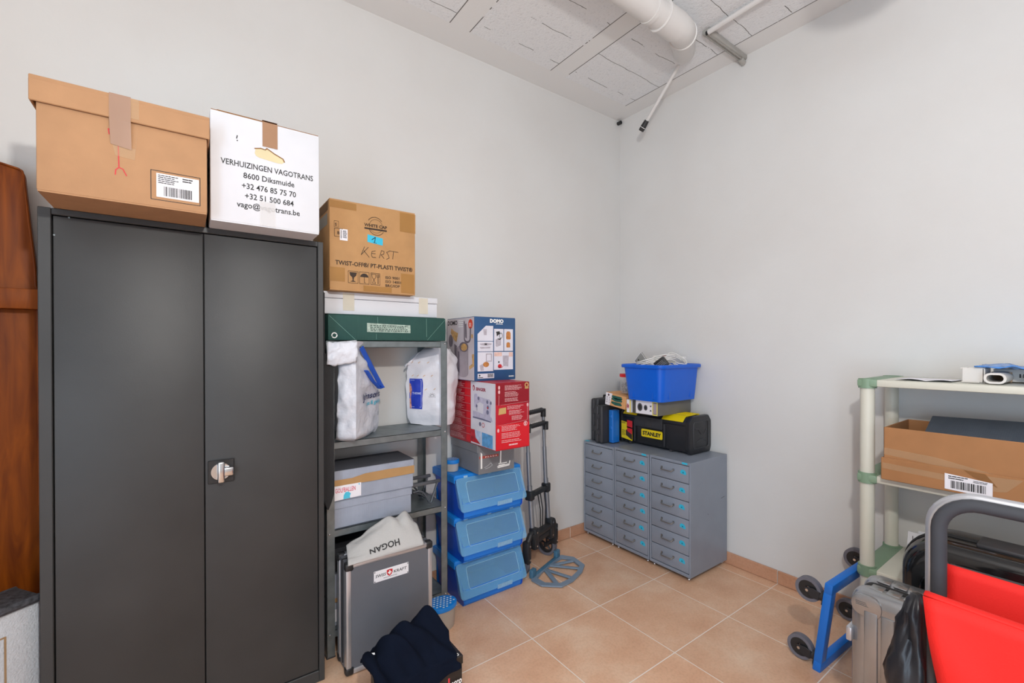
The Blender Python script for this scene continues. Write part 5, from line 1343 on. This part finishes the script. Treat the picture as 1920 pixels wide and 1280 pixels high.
MB().box((-.02, -.036, -.03), (.02, .036, .03), .004).build('casing', M_bplast, t)
b = MB(); F = FR((-.02, 0, 0), (0, -1, 0), (0, 0, 1)); b.lines(F, -.028, -.02, .028, .015, 4, .3, 5, .0006, 3); b.build('rating_print', mat('grey_lettering', '#8d8d90', .6), t)
t = thing('connector', 'dark red plug lying on the white cables in the blue crate', 'plug', (-.2, -.56, 1.25), local=True)
t.location = (-.22, -.555, 1.292); t.rotation_euler = (0, .2, .9)
MB().box((-.016, -.010, -.008), (.016, .010, .008), .003).build('plug_body', mat('dark_red_plastic', '#7a2a24', .4), t); MB().cyl((.016, 0, 0), (.035, 0, -.004), .004, seg=10).build('plug_lead', M_cable, t)
t = thing('socket_block', 'white socket strip with small holes resting on the cables in the blue crate', 'socket strip', (-.3, -.56, 1.24), local=True)
t.location = (-.315, -.555, 1.250); t.rotation_euler = (.15, -.25, 1.2)
MB().box((-.05, -.022, -.014), (.05, .022, .014), .005).build('strip', M_cable, t)
b = MB()
for x in (-.03, 0, .03): b.disc(FZ(.014), x, 0, .006, .0006, 14)
b.build('socket_hole', mat('grey_hole', '#7b7a78', .6), t)

# ------------------------------------------------------------------ plastic shelf at right
M_beige = mat('ivory_plastic', '#d3d2c5', .45, var=.02); M_sage = mat('sage_green_plastic', '#7f9a81', .5, var=.03)
t = thing('plastic_shelf_unit', 'ivory plastic shelf unit with round posts and sage green corners against the right wall', 'shelf', (-.22, -2.05, 0))
ys = [-1.672, -2.45]; xs = [-.375, -.045]
for x in xs:
    for y in ys:
        b = MB(); b.cyl((x, y, 0), (x, y, 1.205), .0255, seg=24); b.build('post', M_beige, t)
for zt in (.42, .815, 1.217):
    b = MB(); th = .030
    b.box((-.400, ys[1]-.03, zt-th), (-.018, ys[0]+.026, zt-.002), .005, 2); b.build('shelf', M_beige, t)
    for x, sx in ((xs[0], -1), (xs[1], 1)):
        for y, sy in ((ys[0], 1), (ys[1], -1)):
            pass
    for y, sy in ((ys[0], 1), (ys[1], -1)):
        b = MB(); yo = y+sy*.029
        b.box((-.404, min(yo, y-sy*.040), zt-th-.002), (-.014, max(yo, y-sy*.040), zt), .006, 2)
        for x in xs: b.ringtube((x, y, zt-th-.008), (x, y, zt+(.006 if zt < 1.2 else .001)), .032, .0245, 24)
        b.build('corner_piece', M_sage, t, label='sage green corner piece')
# brown box on the middle shelf
t = thing('cardboard_box', 'open brown box with clear tape and a barcode sticker on the middle plastic shelf', 'box', (-.25, -2.0, .816))
x0, x1, y0, y1, z0, zm, z1 = -.432, -.10, -2.36, -1.742, .8165, .905, 1.028
b = MB(); th = .005
b.box((x0, y0, z0), (x1, y1, z0+th)); b.box((x0, y0, z0), (x0+th, y1, z1), .002, 1); b.box((x1-th, y0, z0), (x1, y1, z1), .002, 1); b.box((x0, y1-th, z0), (x1, y1, z1), .002, 1); b.box((x0, y0, z0), (x1, y0+th, z1), .002, 1)
b.build('box_body', M_kraft3, t)
b = MB(); e = .007
b.box((x0-e, y0-e, z0), (x0-.001, y1+e, zm), .002, 1); b.box((x0, y1+.001, z0), (x1, y1+e, zm), .002, 1); b.build('outer_sleeve', M_kraft3, t)
F = FX(x0-e)
b = MB(); b.shape(F, [(1.745, .945), (1.90, .935), (2.05, .905), (2.3, .870), (2.3, .850), (2.05, .885), (1.9, .905), (1.742, .918)], .0006-e+.0005); b.shape(F, [(1.74, .885), (1.92, .878), (2.02, .862), (2.02, .852), (1.74, .862)], .001)
b.shape(F, [(2.0, .84), (2.08, .85), (2.12, .90), (2.02, .895)], .0012); b.build('clear_tape', M_clear, t)
b = MB(); b.shape(F, [(1.925, .826), (2.048, .822), (2.048, .874), (1.925, .884)], .0022); lb = b.build('label_sticker', M_paper, t)
b = MB(); b.barcode(F, 1.942, .832, 2.034, .860, .003, 8, 26); b.lines(F, 1.935, .864, 1.99, .879, 2, .45, 3, .003, 4); b.lines(F, 2.0, .864, 2.044, .873, 2, .45, 3, .003, 5); b.build('barcode', M_ink, lb)
b = MB(); b.shape(F, [(1.975, .905), (2.03, .902), (2.045, .882), (2.06, .862), (2.035, .870), (2.0, .885)], .0016); b.build('torn_patch', M_kraftin, t)
t = thing('flat_box', 'dark blue-grey ribbed flat box tilted inside the open brown box', 'box', (-.3, -2.0, .9), local=True)
t.location = (-.27, -2.08, .972); t.rotation_euler = (math.radians(-2), math.radians(-24), 0)
M_slate = corrugated('dark_slate_ribbed_board', '#4d5662', 'Y', .006)
MB().box((-.115, -.255, -.020), (.115, .235, .045), .003).build('box_body', M_slate, t); MB().box((-.118, -.258, .045), (.118, .238, .056), .003).build('lid', M_slate, t)
# on top
t = thing('paper_sheet', 'curled white paper sheet lying on the top of the plastic shelf', 'paper', (-.3, -1.86, 1.218))
MB().grid(lambda u, v: V((lerp(-.365, -.16, u), lerp(-1.76, -1.93, v), 1.2185+.006*abs(math.sin(v*5.5))*(1-u)**2)), 6, 16).build('sheet', M_paper, t, 60, solid=.0012)
M_wp = mat('white_duct_plastic', '#d9d5d0', .4, var=.03)
t = thing('vent_cover', 'white plastic L-shaped vent cover standing at the left of the white duct', 'vent part', (-.3, -1.98, 1.218))
b = MB(); b.box((-.315, -2.010, 1.2185), (-.307, -1.950, 1.274), .002, 1); b.box((-.315, -2.012, 1.2185), (-.20, -2.004, 1.272), .002, 1); b.box((-.315, -1.952, 1.268), (-.2, -1.945, 1.274), .002, 1); b.build('cover', M_wp, t)
MB().box((-.335, -2.0, 1.2185), (-.306, -1.952, 1.2215), .001, 1).build('foot_flange', M_wp, t)
t = thing('flat_duct', 'short flat white oval duct tube with its open end facing the room', 'duct', (-.3, -2.04, 1.218))
b = MB()
ov = lambda x, hy, hz, r: [V((x, p[0], p[1])) for p in rrect(-2.043, 1.2385, hy, hz, r, 6)]
b.loft([ov(-.365, .0215, .0125, .012), ov(-.365, .029, .0195, .019), ov(-.20, .029, .0195, .019), ov(-.20, .0215, .0125, .012), ov(-.365, .0215, .0125, .012)], False, False); b.build('tube', M_wp, t)
MB().box((-.22, -2.070, 1.219), (-.215, -2.017, 1.257)).build('inner_end', mat('tan_duct_inside', '#a98d72', .7), t)
t = thing('duct_box', 'white plastic duct connector behind the oval tube, carrying the blue packet', 'vent part', (-.15, -2.1, 1.218))
MB().box((-.19, -2.19, 1.2185), (-.05, -2.017, 1.268), .004).build('housing', M_wp, t)
b = MB(); F = FX(-.19)
for a in (2.085, 2.095, 2.105): b.rect(F, a, 1.236, a+.004, 1.250, .0008)
b.build('slot', M_ink, t)
t = thing('metal_clip', 'beige metal clip bracket in front of the duct connector at the right edge', 'bracket', (-.2, -2.13, 1.218))
b = MB(); b.box((-.225, -2.145, 1.2185), (-.195, -2.118, 1.266), .001, 1); b.box((-.235, -2.142, 1.2185), (-.21, -2.122, 1.2225), .001, 1); b.box((-.214, -2.118, 1.236), (-.205, -2.098, 1.247), .001, 1); b.build('clip', mat('beige_metal', '#aaa08c', .4, metal=.4), t)
MB().cyl((-.226, -2.131, 1.25), (-.2275, -2.131, 1.25), .004, seg=12).build('rivet', M_chrome, t)
t = thing('foil_packet', 'flat crumpled blue plastic packet lying on the white duct parts', 'packet', (-.2, -2.1, 1.275))
MB().grid(lambda u, v: V((lerp(-.33, -.08, u), lerp(-1.985, -2.22, v), 1.2755+.006*noise.noise(V((u*5, v*6, 1)))*2+.004*math.sin(v*19)*(.4-u)-.004*(1-u)*v+.004)), 14, 22).build('packet', mat('blue_foil_print', '#4a86cf', .25, var=.35, vscale=26), t, 50, solid=.004)
# papers on the lower shelf
for k, (xx, top, lab) in enumerate(((-.262, .566, 'front white card sheet leaning behind the black suitcase on the lower plastic shelf'), (-.245, .572, 'second white card sheet behind the front one on the lower plastic shelf'))):
    t = thing('card_sheet', lab, 'card', (xx, -2.0, .42))
    b = MB(); y0 = -1.772-.03*k; b.loft([[V((xx, y0, .4205)), V((xx+.006, y0, .4205)), V((xx+.006, -2.3, .4205)), V((xx, -2.3, .4205))], [V((xx+.03, y0-.002, top)), V((xx+.036, y0-.002, top)), V((xx+.036, -2.3, top)), V((xx+.03, -2.3, top)), ]]); b.build('sheet', M_whitecard, t)
    b = MB(); b.stroke(FX(xx+.024), [(-y0+.02, top-.012), (-y0+.02, top-.03)], .002, .006); b.build('pencil_mark', M_ink, t)

# ------------------------------------------------------------------ blue dolly
M_dolly = mat('dolly_blue', '#0f6fcf', .4, var=.04)
t = thing('dolly', 'blue four-wheeled moving dolly standing on its long edge against the plastic shelf', 'dolly', (-.30, -1.580, 0), local=True)
t.location = (-.318, -1.560, 0); t.rotation_euler = (math.radians(7), 0, math.radians(-2.5))
Lh, Hh, W_ = .285, .388, .030      # half length along x, height z, beam width y
b = MB(); w = .045
for z0_, z1_ in ((0, w), (Hh-w, Hh)): b.box((-Lh, -W_, z0_), (Lh, 0, z1_), .004, 2)
b.build('long_rail', M_dolly, t)
b = MB()
for x0_, x1_ in ((-Lh, -Lh+w), (Lh-w, Lh)): b.box((x0_, -W_, w-.004), (x1_, 0, Hh-w+.004), .003, 2)
b.build('end_rail', M_dolly, t)
b = MB()
for sx in (-1, 1):
    for z_, sz in ((w, 1), (Hh-w, -1)):
        xx = sx*(Lh-w); b.prism([(xx, z_), (xx-sx*.05, z_), (xx, z_+sz*.05)], 'y', -.006, -.001)
b.build('gusset', M_dolly, t)
M_cast = mat('black_caster_steel', '#26272b', .5)
def caster(x, z, ang):
    c = thing_part('caster', t)
    return c
for x, z, dx in ((-Lh+.035, .042, .0), (-Lh+.035, Hh-.080, .0), (Lh-.045, .042, .0), (Lh-.045, Hh-.080, .0)):
    b = MB(); b.box((x-.026, 0, z-.026), (x+.026, .006, z+.026), .002, 1); b.cyl((x, .006, z), (x, .022, z), .020, seg=18)
    yc = .064; zc = z+.004; xc = x
    for s in (-1, 1):
        b.prism([(.018, z-.016), (.018, z+.018), (.042, zc+.018), (yc+.010, zc+.010), (yc+.012, zc-.006), (yc-.004, zc-.012), (.045, z-.018)], 'x', xc+s*.019-.002, xc+s*.019+.002, .001, 1)
    b.box((xc-.019, .016, z-.014), (xc+.019, .022, z+.016)); f_ = b.build('caster_fork', M_cast, t)
    b = MB(); b.ringtube((xc-.013, yc, zc), (xc+.013, yc, zc), .050, .037, 32); w_ = b.build('wheel', M_rub, f_)
    b = MB(); b.ringtube((xc-.011, yc, zc), (xc+.011, yc, zc), .038, .012, 28); b.build('wheel_hub', M_bplast, f_)
    b = MB(); b.cyl((xc-.024, yc, zc), (xc+.024, yc, zc), .006, seg=8); b.build('axle_bolt', M_chrome, f_)

# ------------------------------------------------------------------ suitcases
M_silver = mat('silver_shell', '#a3a6aa', .26, metal=.75, var=.06, vscale=9)
t = thing('suitcase', 'silver ribbed hard-shell cabin suitcase standing in front of the plastic shelf', 'suitcase', (-.85, -1.98, 0))
x0, x1, y0, y1, z0, z1 = -.955, -.745, -2.165, -1.785, .045, .560
xm = (x0+x1)/2
b = MB(); b.box((x0, y0, z0), (xm-.004, y1, z1), .038, 6); b.build('shell_half', M_silver, t, 50)
b = MB(); b.box((xm+.004, y0, z0), (x1, y1, z1), .038, 6); b.build('shell_half', M_silver, t, 50)
MB().prism(rrect((y0+y1)/2, (z0+z1)/2, (y1-y0)/2-.006, (z1-z0)/2-.006, .036, 6), 'x', xm-.012, xm+.012).build('zip_seam', M_black, t)
b = MB(); ribw = .036
for k in range(7):
    y = lerp(y1-.060, y0+.060, k/6)
    b.box((x0-.004, y-ribw/2, z0+.05), (x0+.006, y+ribw/2, z1-.055), .004, 2)
for k in range(7):
    y = lerp(y1-.060, y0+.060, k/6)
    b.box((x0+.045, y-ribw/2, z1-.004), (xm-.016, y+ribw/2, z1+.0016), .003, 2); b.box((xm+.016, y-ribw/2, z1-.004), (x1-.045, y+ribw/2, z1+.0016), .003, 2)
b.build('rib', M_silver, t)
b = MB(); b.prism(rrect(y1-.048, z1-.042, .040, .034, .030, 6), 'x', x0-.0025, x0+.012, .0015, 2); b.build('corner_guard', M_silver, t)
b = MB(); F = FX(x0-.0025); b.lines(F, -(y1-.02), z1-.045, -(y1-.06), z1-.03, 3, .3, 3, .0008, 2); b.build('scuff_mark', mat('dark_scuff', '#55565a', .7), t)
b = MB(); b.box((xm-.03, y1-.002, .30), (xm+.02, y1+.012, .345), .004); b.build('side_latch', M_alu, t)
b = MB(); b.box((x0-.006, y1-.010, .385), (x0+.05, y1+.006, .43), .004); b.build('latch', M_alu, t)
for x in (x0+.04, x1-.04):
    for y in (y0+.05, y1-.05):
        b = MB(); b.cyl((x, y-.012, .0245), (x, y+.012, .0245), .0245, seg=20); b.box((x-.012, y-.016, .03), (x+.012, y+.016, .05), .003); b.build('wheel', M_bplast, t)

M_gloss = mat('glossy_black_shell', '#17181a', .12, var=.1, coat=.3)
t = thing('suitcase', 'large glossy black rounded suitcase behind the silver one', 'suitcase', (-.53, -2.1, 0))
x0, x1, y0, y1, z0, z1 = -.665, -.415, -2.42, -1.842, .05, .690
def rshell(xx, k, r): return [V((xx, p[0], p[1])) for p in rrect((y0+y1)/2, (z0+z1)/2, (y1-y0)/2-k, (z1-z0)/2-k, r-k*.5, 8)]
xm = -.555
b = MB(); b.loft([rshell(x0, .045, .12), rshell(x0+.004, .028, .12), rshell(x0+.018, .010, .12), rshell(x0+.05, .002, .12), rshell(xm-.006, .0, .12)]); b.build('shell_half', M_gloss, t, 60)
b = MB(); b.loft([rshell(xm+.006, .0, .12), rshell(x1-.05, .002, .12), rshell(x1-.018, .010, .12), rshell(x1, .04, .12)]); b.build('shell_half', M_gloss, t, 60)
b = MB(); b.loft([rshell(xm-.012, .005, .12), rshell(xm+.012, .005, .12)]); b.tube(rshell(xm-.008, -.001, .12), .004, 6, closed=True); b.tube(rshell(xm+.008, -.001, .12), .004, 6, closed=True); b.build('zip_seam', M_black, t)
b = MB()
b.tube([(x0-.001, p[0], p[1]) for p in rrect((y0+y1)/2+.0, .39, .225, .20, .07, 6)], .006, 8, closed=True); b.build('moulded_ridge', M_gloss, t)
b = MB(); b.tube([(x0+.004, -1.985, .618), (x0-.024, -2.005, .620), (x0-.028, -2.06, .617), (x0-.028, -2.16, .609), (x0-.024, -2.22, .604), (x0+.004, -2.24, .600)], .014, 12, flat=((0, 0, 1), .010)); b.build('carry_handle', M_bplast, t)
b = MB(); b.box((-.60, -2.20, z1-.006), (-.50, -2.03, z1+.010), .006); b.build('top_grip', M_bplast2, t)
for x in (x0+.05, x1-.05):
    for y in (y0+.08, y1-.08):
        b = MB(); b.cyl((x, y-.014, .027), (x, y+.014, .027), .027, seg=20); b.box((x-.014, y-.018, .035), (x+.014, y+.018, .06), .003); b.build('wheel', M_bplast, t)

# ------------------------------------------------------------------ red folding chair
M_redf = mat('bright_red_canvas', '#e01a12', .75, var=.02, vscale=5, bump=.12, bscale=260)
M_foam = mat('black_foam_grip', '#3a3c42', .75)
t = thing('folding_chair', 'folded chair of bright red canvas with a black foam tube arch at the right', 'chair', (-1.25, -2.3, 0))
yl, yr = -2.035, -2.62
def arch(x, y0_, y1_, ztop, zb, r): return [(x, y0_, zb), (x, y0_, ztop-r)]+[(x, y0_-r*(1-math.cos(a)), ztop-r+r*math.sin(a)) for a in [PI/2*i/8 for i in range(1, 9)]]+[(x, y1_+r*(1-math.sin(a)), ztop-r+r*math.cos(a)) for a in [PI/2*i/8 for i in range(1, 8)]]+[(x, y1_, ztop-r), (x, y1_, zb)]
b = MB(); b.tube([(x, y, z) for x, y, z in arch(-1.19, yl, yr, .988, .012, .085)], .0125, 14); b.build('back_frame', M_alu, t)
b = MB(); b.tube(arch(-1.205, yl-.016, yr+.016, .975, .735, .075), .0155, 14); b.build('foam_grip', M_foam, t)
b = MB()
for y in (yl-.03, yr+.03): b.tube([(-1.33, y, .012), (-1.33, y, .758)], .011, 12)
b.cyl((-1.33, yl-.03, .758), (-1.33, yr+.03, .758), .011, seg=12); b.cyl((-1.33, yl-.03, .10), (-1.33, yr+.03, .10), .009, seg=12); b.cyl((-1.165, yl-.03, .795), (-1.165, yr+.03, .795), .011, seg=12)
for y in (yl-.012, yr+.012): b.cyl((-1.33, y, .30), (-1.19, y, .30), .009, seg=10); b.cyl((-1.19, y, .795), (-1.165, y-.0, .795), .009, seg=10)
b.build('leg_frame', M_bplast2, t)
def front(u, v):       # hangs from the front bar, left edge drawn in below
    y = lerp(yl-.016-.045*math.sin(min(1, v*1.9)*PI*.5)+.004*math.sin(v*9), yr+.02, u)
    z = lerp(.779, .10, v)-.006*math.sin(PI*u)*(1-v)
    x = -1.345-.016*math.sin(PI*v)*(1+.6*math.sin(u*7))-.020*math.sin(PI*u*3.2+v*5+1)*min(1, v*3)*.8-.010*math.exp(-((v-u*1.6-.1)/.12)**2)
    return V((x, y, z))
b = MB(); b.grid(front, 24, 24); b.build('front_canvas', M_redf, t, 70, solid=.004)
b = MB(); b.grid(lambda u, v: V((lerp(-1.345, -1.318, v), lerp(yl-.016, yr+.02, u), (.779+.004*math.sin(PI*v)-.006*math.sin(PI*u)))), 24, 4); b.build('canvas_hem', M_redf, t, 70, solid=.004)
def back(u, v):
    y = lerp(yl-.020-.01*v, yr+.025, u); z = lerp(.809, .42, v)-.004*math.sin(PI*u)*(1-v); x = -1.178-.014*math.sin(PI*v)-.006*math.sin(u*9+v*3)*v
    return V((x, y, z))
b = MB(); b.grid(back, 20, 16); b.build('back_canvas', M_redf, t, 70, solid=.004)
b = MB(); b.sphere((-1.165, yl-.008, .797), .017, 1, 1.3, 1); b.build('end_cap', M_bplast, t)
b = MB(); b.box((-1.206, yl-.028, .705), (-1.180, yl+.006, .735), .003); b.build('grip_sleeve', mat('pink_red_sleeve', '#d23a5a', .5), t)

# ------------------------------------------------------------------ black bag beside it
M_nyl = mat('black_nylon', '#1d1e23', .42, var=.12, bump=.35, bscale=34); M_mesh = mat('charcoal_mesh_fabric', '#33353a', .9, bump=.4, bscale=300)
BAGM = Matrix.Translation((-1.265, -2.012, 0)) @ Matrix.Diagonal((.62, .60, 1.11, 1)) @ Matrix.Translation((1.072, 2.004, 0))
t = thing('drawstring_bag', 'slouching black nylon bag with gathered top between the silver suitcase and the red chair', 'bag', (-1.285, -2.0, 0))
def oval(cx, cy, rx, ry, z, seed, rough): return [V((cx+(rx*(1+rough*noise.noise(V((math.cos(a)*2.2, math.sin(a)*2.2, z*9+seed)))))*math.cos(a), cy+(ry*(1+rough*noise.noise(V((math.cos(a)*2.2+4, math.sin(a)*2.2, z*9+seed)))))*math.sin(a), z+.012*rough*noise.noise(V((a, z*4, seed))))) for a in [2*PI*i/40 for i in range(40)]]
b = MB(); b.M = BAGM; b.loft([oval(-1.072, -1.999, 0.079, .078, .002, 1, .1), oval(-1.072, -1.999, 0.093, .088, .03, 1, .15), oval(-1.072, -1.999, 0.093, .085, .2, 1, .2), oval(-1.072, -2.004, 0.088, .078, .36, 1, .25), oval(-1.072, -2.006, 0.082, .070, .47, 1, .3), oval(-1.07, -2.007, 0.074, .062, .50, 1, .3)]); b.build('bag_body', M_mesh, t, 60)
b = MB(); b.M = BAGM; lv_ = [oval(-1.072, -2.004, 0.091, .080, .455, 3, .25), oval(-1.072, -2.002, 0.096, .082, .48, 3, .4), oval(-1.072, -2.004, 0.084, .070, .515, 3, .5), oval(-1.07, -2.006, 0.082, .066, .545, 4, .6), oval(-1.066, -2.011, 0.070, .055, .575, 5, .6), oval(-1.066, -2.016, 0.073, .050, .605, 6, .7), oval(-1.066, -2.018, 0.063, .042, .632, 7, .5), oval(-1.066, -2.020, 0.047, .030, .655, 8, .4), oval(-1.066, -2.020, 0.019, .015, .668, 8, .2)]
b.loft(lv_); b.build('gathered_top', M_nyl, t, 70)
b = MB(); b.M = BAGM; b.tube([(-1.160, -2.049, .50), (-1.172, -2.059, .40), (-1.172, -2.044, .28), (-1.175, -2.014, .16), (-1.165, -1.984, .05)], .004, 8); b.build('red_piping', M_red, t, label='thin red piping')
